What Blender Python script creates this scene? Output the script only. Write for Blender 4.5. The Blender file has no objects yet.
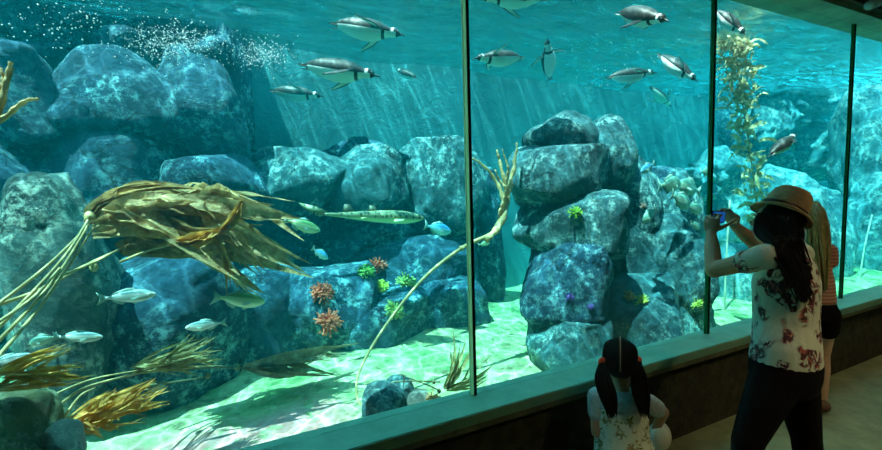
import bpy, bmesh, math, random
from mathutils import Vector, Matrix, noise
random.seed(7)
S = bpy.context.scene
COL = S.collection
# ------------------------------------------------------------------ camera
F = 411.0; CX, CY = 441.0, 225.0; EYE = 1.6
cX = Vector((896, -57, F)).normalized()
cZ = -Vector((144, 5235, F)).normalized()
cX = (cX - cZ * cX.dot(cZ)).normalized()
cY = cZ.cross(cX)
CAMP = Vector((0, 0, EYE))
def to_world(v):                      # camera coords (right, down, forward) -> world direction
    return Vector((v.dot(cX), v.dot(cY), v.dot(cZ)))
def ray(px, py): return to_world(Vector(((px - CX) / F, (py - CY) / F, 1.0)))
def PD(px, py, d): return CAMP + ray(px, py) * d                 # at camera depth d
def PY(px, py, Y):
    r = ray(px, py); return CAMP + r * (Y / r.y)                 # on the plane y = Y
def PZ(px, py, Z):
    r = ray(px, py); return CAMP + r * ((Z - EYE) / r.z)         # on the plane z = Z
cam = bpy.data.cameras.new('camera'); co = bpy.data.objects.new('camera', cam); COL.objects.link(co)
R_, D_, F_ = to_world(Vector((1, 0, 0))), to_world(Vector((0, 1, 0))), to_world(Vector((0, 0, 1)))
co.matrix_world = Matrix(((R_.x, -D_.x, -F_.x, 0), (R_.y, -D_.y, -F_.y, 0), (R_.z, -D_.z, -F_.z, EYE), (0, 0, 0, 1)))
cam.sensor_width = 36; cam.lens = F * 36 / 882; cam.clip_start = .05; cam.clip_end = 200
S.camera = co

# ------------------------------------------------------------------ materials
def nodes(name):
    m = bpy.data.materials.new(name); m.use_nodes = True
    nt = m.node_tree; nt.nodes.clear()
    out = nt.nodes.new('ShaderNodeOutputMaterial')
    return m, nt, out
def N(nt, t, **k):
    n = nt.nodes.new(t)
    for a, b in k.items():
        if a in n.inputs.keys(): n.inputs[a].default_value = b
        else: setattr(n, a, b)
    return n
def ramp(nt, src, stops, interp='LINEAR'):
    r = nt.nodes.new('ShaderNodeValToRGB'); nt.links.new(src, r.inputs[0])
    el = r.color_ramp.elements; r.color_ramp.interpolation = interp
    while len(el) < len(stops): el.new(.5)
    for e, (p, c) in zip(el, stops):
        e.position = p; e.color = (c[0], c[1], c[2], 1) if not isinstance(c, (int, float)) else (c, c, c, 1)
    return r.outputs[0]
def mixc(nt, f, a, b, mode='MIX'):
    m = nt.nodes.new('ShaderNodeMix'); m.data_type = 'RGBA'; m.blend_type = mode
    for s, v in ((0, f), (6, a), (7, b)):
        if hasattr(v, 'is_output'): nt.links.new(v, m.inputs[s])
        else: m.inputs[s].default_value = v if isinstance(v, (int, float)) else (v[0], v[1], v[2], 1)
    return m.outputs[2]
def objco(nt, scale=(1, 1, 1), world=False):
    mp = nt.nodes.new('ShaderNodeMapping'); mp.inputs['Scale'].default_value = scale
    if world:
        g = nt.nodes.new('ShaderNodeNewGeometry'); nt.links.new(g.outputs['Position'], mp.inputs[0])
    else:
        c = nt.nodes.new('ShaderNodeTexCoord'); nt.links.new(c.outputs['Object'], mp.inputs[0])
    return mp.outputs[0]
def noi(nt, co_, scale, detail=4, rough=.6, dist=0):
    n = N(nt, 'ShaderNodeTexNoise', Scale=scale, Detail=detail, Roughness=rough, Distortion=dist)
    nt.links.new(co_, n.inputs['Vector']); return n.outputs[0]
def vor(nt, co_, scale, feature='F1'):
    n = N(nt, 'ShaderNodeTexVoronoi', Scale=scale); n.feature = feature
    nt.links.new(co_, n.inputs['Vector']); return n.outputs[0]
def mat(name, col, rough=.6, bump=0, bscale=40, var=.0, vscale=8, metal=0, spec=.5, stretch=(1, 1, 1), trans=0, coat=0):
    """plain procedural material with noise variation and bump; trans mixes translucency"""
    m, nt, out = nodes(name)
    p = N(nt, 'ShaderNodeBsdfPrincipled', Roughness=rough, Metallic=metal)
    p.inputs['Specular IOR Level'].default_value = spec
    p.inputs['Coat Weight'].default_value = coat
    c = objco(nt, stretch)
    if var:
        f = noi(nt, c, vscale)
        nt.links.new(ramp(nt, f, [(.3, [x * (1 - var) for x in col]), (.7, [min(1, x * (1 + var)) for x in col])]), p.inputs['Base Color'])
    else: p.inputs['Base Color'].default_value = (*col, 1)
    if bump:
        b = N(nt, 'ShaderNodeBump', Strength=bump, Distance=.02)
        nt.links.new(noi(nt, c, bscale), b.inputs['Height']); nt.links.new(b.outputs[0], p.inputs['Normal'])
    if trans:
        t = N(nt, 'ShaderNodeBsdfTranslucent'); t.inputs[0].default_value = (*[min(1, x * 1.3) for x in col], 1)
        mx = N(nt, 'ShaderNodeMixShader', Fac=trans); nt.links.new(p.outputs[0], mx.inputs[1]); nt.links.new(t.outputs[0], mx.inputs[2])
        nt.links.new(mx.outputs[0], out.inputs[0])
    else: nt.links.new(p.outputs[0], out.inputs[0])
    return m
def rock_mat(name, dark, mid, pale, patch=.52, vs=1.0, crack=.8):
    m, nt, out = nodes(name)
    p = N(nt, 'ShaderNodeBsdfPrincipled', Roughness=.85)
    c = objco(nt, (1, 1, 1), True)
    big = noi(nt, c, 1.6 * vs, 5, .6, .4)
    base = ramp(nt, big, [(.30, dark), (.52, mid), (.75, [x * 1.3 for x in mid])])
    fine = noi(nt, c, 11 * vs, 12, .82, .15)
    msk = ramp(nt, fine, [(patch - .03, 0), (patch + .07, 1)])
    big2 = noi(nt, c, 1.9 * vs, 3, .5, 1.0)
    m2 = ramp(nt, big2, [(.42, .12), (.62, 1)])
    mm = mixc(nt, 1, msk, m2, 'MULTIPLY')
    col = mixc(nt, mm, base, pale)
    # thin dark fissures
    vd = N(nt, 'ShaderNodeTexVoronoi', Scale=1.1 * vs); vd.feature = 'DISTANCE_TO_EDGE'
    nzw = N(nt, 'ShaderNodeTexNoise', Scale=1.6, Detail=7, Roughness=.6); nt.links.new(c, nzw.inputs['Vector']); wob = mixc(nt, .9, c, nzw.outputs[1], 'ADD')
    nt.links.new(wob, vd.inputs['Vector'])
    cr = ramp(nt, vd.outputs[0], [(0, .3), (.010, 1)])
    col = mixc(nt, crack, col, cr, 'MULTIPLY')
    nt.links.new(col, p.inputs['Base Color'])
    b1 = N(nt, 'ShaderNodeBump', Strength=1.0, Distance=.09); nt.links.new(noi(nt, c, 6 * vs, 12, .78, .5), b1.inputs['Height'])
    b2 = N(nt, 'ShaderNodeBump', Strength=crack, Distance=.04); nt.links.new(cr, b2.inputs['Height']); nt.links.new(b1.outputs[0], b2.inputs['Normal'])
    nt.links.new(b2.outputs[0], p.inputs['Normal']); nt.links.new(p.outputs[0], out.inputs[0])
    return m
ROCK = rock_mat('rock_water_teal', (.004, .03, .045), (.045, .17, .20), (.62, .95, .90), .52)  # the water's teal cast is put into this rock colour
ROCKD = rock_mat('rock_dark', (.002, .020, .05), (.014, .09, .16), (.38, .78, .84), .52, .9)  # water cast painted in here too, pushed towards blue
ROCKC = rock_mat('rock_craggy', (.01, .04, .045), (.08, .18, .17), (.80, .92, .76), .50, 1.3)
ROCKG = rock_mat('rock_algae', (.04, .06, .03), (.16, .22, .08), (.75, .80, .60), .52, 2.2)
ROCKP = rock_mat('rock_pale', (.16, .18, .16), (.45, .47, .40), (.9, .9, .8), .5, 3)
ROCKR = rock_mat('rock_bright', (.015, .10, .15), (.10, .32, .38), (.80, 1.0, .95), .48, 1.2)  # brighter rock, with the teal of the water mixed into its colour

def sand_mat():
    m, nt, out = nodes('sand')
    p = N(nt, 'ShaderNodeBsdfPrincipled', Roughness=.95)
    c = objco(nt, (1, 1, 1), True)
    base = ramp(nt, noi(nt, c, 7, 10, .75, .4), [(.36, (.20, .18, .08)), (.5, (.60, .50, .26)), (.64, (.88, .76, .42))])
    alg = ramp(nt, noi(nt, c, 2.2, 8, .65, .6), [(.47, 0), (.60, 1)])
    green = ramp(nt, noi(nt, c, 9, 5), [(.3, (.14, .27, .09)), (.7, (.42, .52, .20))])
    col = mixc(nt, alg, base, green)
    # pinker sand colour near the glass on the viewer's left
    sep = N(nt, 'ShaderNodeSeparateXYZ'); nt.links.new(c, sep.inputs[0])
    g = nt.nodes.new('ShaderNodeMapRange'); g.inputs[1].default_value = 3.30; g.inputs[2].default_value = 3.05; nt.links.new(sep.outputs[1], g.inputs[0])
    g2 = nt.nodes.new('ShaderNodeMapRange'); g2.inputs[1].default_value = .62; g2.inputs[2].default_value = .4; nt.links.new(sep.outputs[0], g2.inputs[0])
    edge = ramp(nt, noi(nt, c, 5, 6, .7, .5), [(.36, 0), (.46, 1)])
    mk = mixc(nt, 1, mixc(nt, 1, g.outputs[0], g2.outputs[0], 'MULTIPLY'), edge, 'MULTIPLY')
    pink = ramp(nt, noi(nt, c, 14, 8, .7), [(.3, (.9, .24, .20)), (.65, (1, .46, .42))])
    col = mixc(nt, mk, col, pink)
    nt.links.new(col, p.inputs['Base Color'])
    b = N(nt, 'ShaderNodeBump', Strength=.7, Distance=.03); nt.links.new(noi(nt, c, 16, 8, .7), b.inputs['Height'])
    nt.links.new(b.outputs[0], p.inputs['Normal']); nt.links.new(p.outputs[0], out.inputs[0])
    return m
def surface_mat():
    """rippling water surface: mirror at grazing angles, lets light through when steep, its transparent colour painted with a net of caustic lines"""
    m, nt, out = nodes('water_surface')
    c = objco(nt, (1, 1, 1), True)
    nz = N(nt, 'ShaderNodeTexNoise', Scale=1.7, Detail=4); nt.links.new(c, nz.inputs['Vector'])
    w = mixc(nt, .30, c, nz.outputs[1], 'ADD')
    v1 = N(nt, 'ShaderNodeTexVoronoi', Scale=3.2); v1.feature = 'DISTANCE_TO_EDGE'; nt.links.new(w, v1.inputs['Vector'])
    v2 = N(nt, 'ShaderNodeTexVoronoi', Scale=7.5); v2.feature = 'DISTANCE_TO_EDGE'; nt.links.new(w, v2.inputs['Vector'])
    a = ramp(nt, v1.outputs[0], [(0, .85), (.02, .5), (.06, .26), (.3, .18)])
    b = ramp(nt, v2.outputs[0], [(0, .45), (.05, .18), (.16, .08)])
    cau = mixc(nt, 1, a, b, 'ADD')  # painted caustic lines; the sun projects them, the waves focus nothing
    tr = N(nt, 'ShaderNodeBsdfTransparent'); nt.links.new(cau, tr.inputs[0])
    gl = N(nt, 'ShaderNodeBsdfGlossy', Roughness=.10); gl.inputs[0].default_value = (.60, .85, .88, 1)
    bp = N(nt, 'ShaderNodeBump', Strength=1.0, Distance=.28)
    rip = N(nt, 'ShaderNodeTexNoise', Scale=3.0, Detail=6, Roughness=.62, Distortion=.8)
    nt.links.new(objco(nt, (1, 2.2, 1), True), rip.inputs['Vector'])
    nt.links.new(rip.outputs[0], bp.inputs['Height'])
    nt.links.new(bp.outputs[0], gl.inputs['Normal'])
    lw = N(nt, 'ShaderNodeLayerWeight', Blend=.5)
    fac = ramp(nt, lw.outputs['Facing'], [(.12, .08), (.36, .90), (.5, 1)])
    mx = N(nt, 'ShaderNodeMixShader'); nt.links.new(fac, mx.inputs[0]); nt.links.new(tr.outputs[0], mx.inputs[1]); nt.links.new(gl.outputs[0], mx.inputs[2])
    nt.links.new(mx.outputs[0], out.inputs[0])
    return m
def glass_mat():
    m, nt, out = nodes('pane_glass')
    tr = N(nt, 'ShaderNodeBsdfTransparent'); tr.inputs[0].default_value = (.95, .99, .98, 1)
    gl = N(nt, 'ShaderNodeBsdfGlossy', Roughness=.01)
    lw = N(nt, 'ShaderNodeLayerWeight', Blend=.5); fr = ramp(nt, lw.outputs['Facing'], [(0, .02), (.6, .04), (.85, .14), (1, .7)])
    mx = N(nt, 'ShaderNodeMixShader'); nt.links.new(fr, mx.inputs[0]); nt.links.new(tr.outputs[0], mx.inputs[1]); nt.links.new(gl.outputs[0], mx.inputs[2])
    nt.links.new(mx.outputs[0], out.inputs[0]); return m
def water_mat():
    m, nt, out = nodes('tank_water')
    ab = N(nt, 'ShaderNodeVolumeAbsorption', Density=WA[3]); ab.inputs[0].default_value = (*WA[:3], 1)
    sc = N(nt, 'ShaderNodeVolumeScatter', Density=WS[3], Anisotropy=.2); sc.inputs[0].default_value = (*WS[:3], 1)
    ad = nt.nodes.new('ShaderNodeAddShader'); nt.links.new(ab.outputs[0], ad.inputs[0]); nt.links.new(sc.outputs[0], ad.inputs[1])
    nt.links.new(ad.outputs[0], out.inputs['Volume']); return m
WA = (.0, .82, .86, .31)
WS = (.0, .52, .62, .036)

# ------------------------------------------------------------------ object helpers
def link(name, mesh, mats=(), parent=None, smooth=True):
    if not isinstance(mesh, bpy.types.Mesh):
        me = bpy.data.meshes.new(name); bmesh.ops.recalc_face_normals(mesh, faces=mesh.faces); mesh.to_mesh(me); mesh.free(); mesh = me
    o = bpy.data.objects.new(name, mesh); COL.objects.link(o)
    if mats and not mesh.materials:
        for m in (mats if isinstance(mats, (list, tuple)) else [mats]): mesh.materials.append(m)
    if smooth:
        for p in mesh.polygons: p.use_smooth = True
    if parent:
        o.parent = parent
        o.matrix_parent_inverse = parent.matrix_world.inverted() if parent.matrix_world else Matrix()
    return o
def tag(o, label, cat, group=None, kind=None):
    if label: o['label'] = label
    if cat: o['category'] = cat
    if group: o['group'] = group
    if kind: o['kind'] = kind
    return o
def empty(name, loc, label, cat, group=None):
    o = bpy.data.objects.new(name, None); COL.objects.link(o); o.location = loc; o.empty_display_size = .1
    o.matrix_world = Matrix.Translation(loc)
    return tag(o, label, cat, group)
def struct(o): o['kind'] = 'structure'; return o
def box(bm, a, b):
    r = bmesh.ops.create_cube(bm, size=1)
    a, b = Vector(a), Vector(b)
    for v in r['verts']:
        v.co = Vector([(a[i] + b[i]) / 2 + v.co[i] * abs(b[i] - a[i]) for i in range(3)])
    return r['verts']
def frame(d, up=Vector((0, 0, 1))):
    d = d.normalized()
    s = d.cross(up)
    if s.length < 1e-4: s = d.cross(Vector((1, 0, 0)))
    s.normalize(); return s, s.cross(d).normalized()
def loft(bm, rings, seg=16, cap=True, mi=None):
    """rings: list of (centre, axisA, axisB) with axis vectors already scaled"""
    R = []
    for c, a, b in rings:
        R.append([bm.verts.new(c + a * math.cos(2 * math.pi * k / seg) + b * math.sin(2 * math.pi * k / seg)) for k in range(seg)])
    for i in range(len(R) - 1):
        for k in range(seg):
            f = bm.faces.new((R[i][k], R[i][(k + 1) % seg], R[i + 1][(k + 1) % seg], R[i + 1][k]))
            if mi is not None: f.material_index = mi(i, k) if callable(mi) else mi
    if cap:
        for ring in (R[0][::-1], R[-1]):
            f = bm.faces.new(ring)
            if mi is not None: f.material_index = mi(0 if ring is not R[-1] else len(R) - 2, 0) if callable(mi) else mi
    return R
def tube(bm, pts, rad, seg=8, up=Vector((0, 0, 1)), flat=1.0, mi=None):
    """tube through pts with radii; rotation-minimising-ish frame"""
    pts = [Vector(p) for p in pts]
    if not isinstance(rad, (list, tuple)): rad = [rad] * len(pts)
    rings = []; s = None
    for i, p in enumerate(pts):
        d = (pts[min(i + 1, len(pts) - 1)] - pts[max(i - 1, 0)])
        if d.length < 1e-7: d = Vector((0, 0, 1))
        d.normalize()
        if s is None: s, _ = frame(d, up)
        s = (s - d * s.dot(d)).normalized(); t = s.cross(d).normalized()
        rings.append((p, s * rad[i], t * rad[i] * flat))
    return loft(bm, rings, seg, mi=mi)
def spline(pts, n=24):
    """Catmull-Rom through pts"""
    P = [Vector(p) for p in pts]
    if len(P) < 3: return [P[0].lerp(P[-1], i / n) for i in range(n + 1)]
    P = [P[0] * 2 - P[1]] + P + [P[-1] * 2 - P[-2]]
    out = []; m = len(P) - 3
    for i in range(n + 1):
        u = i / n * m; k = min(int(u), m - 1); t = u - k
        a, b, c, d = P[k:k + 4]
        out.append(.5 * ((2 * b) + (c - a) * t + (2 * a - 5 * b + 4 * c - d) * t * t + (3 * b - a - 3 * c + d) * t ** 3))
    return out
def ball(bm, c, r, seg=12, rot=None, mi=None):
    r = Vector(r) if not isinstance(r, (int, float)) else Vector((r, r, r))
    M = Matrix.Translation(c) @ (rot.to_4x4() if rot else Matrix()) @ Matrix.Diagonal((r.x, r.y, r.z, 1))
    res = bmesh.ops.create_uvsphere(bm, u_segments=seg, v_segments=max(6, seg // 2), radius=1, matrix=M)
    if mi is not None:
        for v in res['verts']:
            for f in v.link_faces: f.material_index = mi
def limb(bm, chain, seg=12):
    """chain of (point, radius) -> tapered capsule chain"""
    for i in range(len(chain) - 1):
        (a, ra), (b, rb) = chain[i], chain[i + 1]
        tube(bm, [a, a.lerp(b, .5), b], [ra, (ra + rb) / 2, rb], seg)
    for p, r in chain: ball(bm, p, r, seg)
def remesh(o, vox, smooth=3, fac=.5):
    m = o.modifiers.new('r', 'REMESH'); m.mode = 'VOXEL'; m.voxel_size = vox; m.use_smooth_shade = True
    if smooth:
        s = o.modifiers.new('s', 'SMOOTH'); s.iterations = smooth; s.factor = fac
    dg = bpy.context.evaluated_depsgraph_get(); me = bpy.data.meshes.new_from_object(o.evaluated_get(dg))
    old = o.data; mats = [x for x in old.materials]; o.modifiers.clear(); o.data = me
    me.materials.clear()
    for x in mats: me.materials.append(x)
    for p in me.polygons: p.use_smooth = True
    return o

# ------------------------------------------------------------------ setting
GY = 1.78; SILL = .567; GTOP = 2.92; SURF = 3.40; BACK = 5.6; SX0, SX1 = -9.0, 15.0
def sb(name, a, b, m, bev=0):
    bm = bmesh.new(); box(bm, a, b)
    if bev: bmesh.ops.bevel(bm, geom=bm.edges[:], offset=bev, segments=2, affect='EDGES')
    return struct(link(name, bm, m, smooth=False))
conc = mat('floor_concrete', (.15, .19, .10), .7, .3, 30, .3, 6)
wallm = mat('wall_rough', (.035, .032, .016), .9, .8, 60, .55, 14)
sillm = mat('sill_painted', (.17, .36, .26), .55, .15, 50, .12, 10)
lipm = mat('sill_edge', (.12, .12, .08), .7, .3, 50, .3, 20)
ceilm = mat('ceiling_dark', (.035, .045, .035), .8, .3, 20, .3, 5)
beamm = mat('beam_paint', (.20, .36, .26), .6, .3, 30, .35, 5)
dkm = mat('room_wall', (.06, .055, .045), .8)
sb('floor', (-6, -3, -.1), (11, 1.66, 0), conc)
sb('ceiling', (-6, -3, 3.35), (11, 1.9, 3.5), ceilm)
sb('wall_back', (-6, -3.1, 0), (11, -3, 3.35), dkm)
sb('wall_left', (-6.1, -3, 0), (-6, 1.66, 3.35), dkm)
sb('wall_right', (11, -3, 0), (11.1, 1.66, 3.35), dkm)
sb('wall_front', (-6, 1.66, 0), (11, 1.76, SILL - .055), wallm)
sb('trim_1', (-6, 1.62, SILL - .055), (11, 1.84, SILL), sillm, .004)
sb('trim_2', (-6, 1.625, SILL - .085), (11, 1.66, SILL - .055), lipm)
bm = bmesh.new(); box(bm, (-6, 1.645, GTOP), (11, 1.9, GTOP + .43))
struct(link('beam', bm, beamm, smooth=False))
sb('trim_3', (-6, 1.60, GTOP + .035), (11, 1.646, GTOP + .43), ceilm)
gasket = mat('mullion_black', (.012, .012, .01), .5)
mullg = mat('mullion_green', (.05, .30, .16), .45, trans=.95)
pale = mat('pane_edge_sealant', (.8, .78, .55), .6, .3, 60, .3, 12, trans=.97)
gm = glass_mat()
mx = [.975 + 1.865 * k for k in range(-3, 6)]
for i, x in enumerate(mx):
    sb('trim_%d' % (4 + i), (x, 1.770, SILL), (x + .014, 1.792, GTOP), gasket)
    first = (i == 3)
    sb('trim_%d' % (20 + i), (x - .015, 1.776, SILL), (x, 1.792, GTOP), pale if first else mullg)
    if i < len(mx) - 1: sb('window_%d' % (i + 1), (x + .014, 1.783, SILL), (mx[i + 1] - .015, 1.787, GTOP), gm)
# seabed
bm = bmesh.new(); nx, ny = 150, 60
def seabed_z(x, y):
    z = .02 + .10 * noise.noise(Vector((x * .6, y * .6, 3))) + .03 * noise.noise(Vector((x * 2.3, y * 2.3, 1)))
    return z - .04 + .02 * (y - 1.8)
g = [[bm.verts.new((x, y, seabed_z(x, y))) for y in [1.80 + (BACK + .3 - 1.80) * (j / ny) ** 1.3 for j in range(ny + 1)]] for x in [SX0 + (SX1 - SX0) * i / nx for i in range(nx + 1)]]
for i in range(nx):
    for j in range(ny): bm.faces.new((g[i][j], g[i + 1][j], g[i + 1][j + 1], g[i][j + 1]))
struct(link('seabed', bm, sand_mat()))
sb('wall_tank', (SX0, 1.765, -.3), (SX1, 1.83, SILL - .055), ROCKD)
# surface with real waves
bm = bmesh.new(); nx, ny = 240, 60
def wz(x, y): return SURF + .08 * noise.noise(Vector((x * .9, y * 1.4, 5))) + .02 * noise.noise(Vector((x * 2.6, y * 4, 8)))
g = [[bm.verts.new((SX0 + (SX1 - SX0) * i / nx, 1.84 + (BACK + .3 - 1.84) * j / ny, 0)) for j in range(ny + 1)] for i in range(nx + 1)]
for r in g:
    for v in r: v.co.z = wz(v.co.x, v.co.y)
for i in range(nx):
    for j in range(ny): bm.faces.new((g[i][j], g[i + 1][j], g[i + 1][j + 1], g[i][j + 1]))
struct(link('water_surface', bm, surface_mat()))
bm = bmesh.new(); box(bm, (SX0 + .02, 1.80, -.25), (SX1 - .02, BACK + .2, SURF + .1))
struct(link('water', bm, water_mat(), smooth=False))
# painted back wall of the tank, gently uneven
plaster = rock_mat('tank_plaster', (.02, .18, .21), (.05, .29, .32), (.15, .45, .47), .62, .5, 0)
bm = bmesh.new(); nx, nz = 120, 30
g = [[bm.verts.new((SX0 + (SX1 - SX0) * i / nx, 0, -.3 + 4.1 * j / nz)) for j in range(nz + 1)] for i in range(nx + 1)]
for r in g:
    for v in r: v.co.y = BACK + .18 * noise.noise(Vector((v.co.x * .5, 0, v.co.z * .25)))
for i in range(nx):
    for j in range(nz): bm.faces.new((g[i][j], g[i + 1][j], g[i + 1][j + 1], g[i][j + 1]))
struct(link('wall_tank_back', bm, plaster))
sb('wall_tank_left', (SX0 - .1, 1.8, -.3), (SX0, BACK + .3, 3.45), plaster)
sb('wall_tank_right', (SX1, 1.8, -.3), (SX1 + .1, BACK + .3, 3.45), plaster)
# carved rock face on the left, a relief with bulging blocks
def relief(name, x0, x1, z1f, depth, m, seed):
    bm = bmesh.new(); nx, nz = int((x1 - x0) * 26), 90
    g = []
    for i in range(nx + 1):
        x = x0 + (x1 - x0) * i / nx; col = []; zt = z1f(x)
        for j in range(nz + 1):
            z = -.2 + (zt + .2) * j / nz
            q = Vector((x * .62 + .38 * z + seed, 0, z * .85 - .30 * x)); q += .30 * noise.noise_vector(q * 1.2)
            ds, pt = noise.voronoi(q, distance_metric='DISTANCE', exponent=2.5)
            e = ds[1] - ds[0]
            h = .42 * (1 - math.exp(-e * 8)) + .25 * (noise.noise(pt[0] * 3.1) + .3)
            h += .16 * noise.fractal(q * 3, .8, 2, 6) + .10 * (noise.ridged_multi_fractal(q * 2.2, .9, 2.1, 5, 1.0, 2.0) - 1)
            edge = min(1, (x - x0) / .6, (x1 - x) / .25)
            col.append(bm.verts.new((x, BACK + .05 - (depth * .4 + depth * h) * max(.02, edge) , z)))
        g.append(col)
    for i in range(nx):
        for j in range(nz): bm.faces.new((g[i][j], g[i + 1][j], g[i + 1][j + 1], g[i][j + 1]))
    return struct(link(name, bm, m))
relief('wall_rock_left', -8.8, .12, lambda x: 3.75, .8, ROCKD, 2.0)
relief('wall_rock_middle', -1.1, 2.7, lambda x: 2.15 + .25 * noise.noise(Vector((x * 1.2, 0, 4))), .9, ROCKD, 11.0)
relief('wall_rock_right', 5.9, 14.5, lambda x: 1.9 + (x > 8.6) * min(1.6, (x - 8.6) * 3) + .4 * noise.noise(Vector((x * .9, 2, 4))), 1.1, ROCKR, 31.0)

# ------------------------------------------------------------------ boulders
BOULDERS = []
def boulder(px, Y, depth, m, label, seed, k=.75, amp=.075, rot=0, sub=5, ground=False):
    x0, y0, x1, y1 = px
    a, b = PY(x0, (y0 + y1) / 2, Y), PY(x1, (y0 + y1) / 2, Y)
    t, u = PY((x0 + x1) / 2, y0, Y), PY((x0 + x1) / 2, y1, Y)
    c = PY((x0 + x1) / 2, (y0 + y1) / 2, Y); dist = (c - CAMP).length
    W = dist * math.tan((a - CAMP).angle(b - CAMP) / 2); H = dist * math.tan((t - CAMP).angle(u - CAMP) / 2)
    vh = (c - CAMP); turn = math.atan2(vh.y, vh.x) - math.pi / 2; depth = min(depth, W * 1.1 + .08)
    bm = bmesh.new(); bmesh.ops.create_icosphere(bm, subdivisions=sub, radius=1)
    sv = Vector((seed * 3.7, seed * 1.3, seed * 2.1)); big = max(W, H)
    nm_ = sum((noise.noise_vector(Vector(a_) * .9 + sv) for a_ in ((1, 0, 0), (-1, 0, 0), (0, 0, 1), (0, 0, -1), (0, -1, 0))), Vector((0, 0, 0))) / 5
    rq = random.Random(seed * 17 + 3); planes = []
    for _ in range(9):
        d_ = Vector((rq.uniform(-1, 1), rq.uniform(-1, 1), rq.uniform(-1, 1))).normalized(); planes.append((d_, rq.uniform(.72, .92)))
    for v in bm.verts:
        n = v.co.normalized()
        p = Vector([math.copysign(abs(t_) ** k, t_) for t_ in n])
        for d_, of in planes:
            e_ = p.dot(d_) - of
            if e_ > 0: p = p - d_ * e_ * .8
        p = p * 1.19 + .16 * (noise.noise_vector(n * .9 + sv) - nm_)
        w = Vector((p.x * W, p.y * depth, p.z * H))
        if rot: w = Matrix.Rotation(rot, 3, 'Y') @ w
        q = w + sv
        d = noise.fractal(q * 1.6 / big * .5, .9, 2, 4) * .5 + .5 * (noise.ridged_multi_fractal(q * 1.7, .9, 2.1, 5, 1.0, 2.0) - 1.0) * .5 + .25 * noise.fractal(q * 9, .9, 2.2, 3)
        ds, _ = noise.voronoi(q * (1.1 / big) + Vector((.3, 0, 0)))
        cr = math.exp(-(ds[1] - ds[0]) * 16) * .55
        d += -cr
        nn = Vector((n.x / max(W, .01), n.y / max(depth, .01), n.z / max(H, .01))).normalized()
        v.co = Matrix.Rotation(turn, 3, 'Z') @ (w + nn * d * amp * big)
    o = link('boulder', bm, m); o.location = c
    BOULDERS.append(o)
    return tag(o, label, 'rock', 'rocks in the tank')
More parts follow.
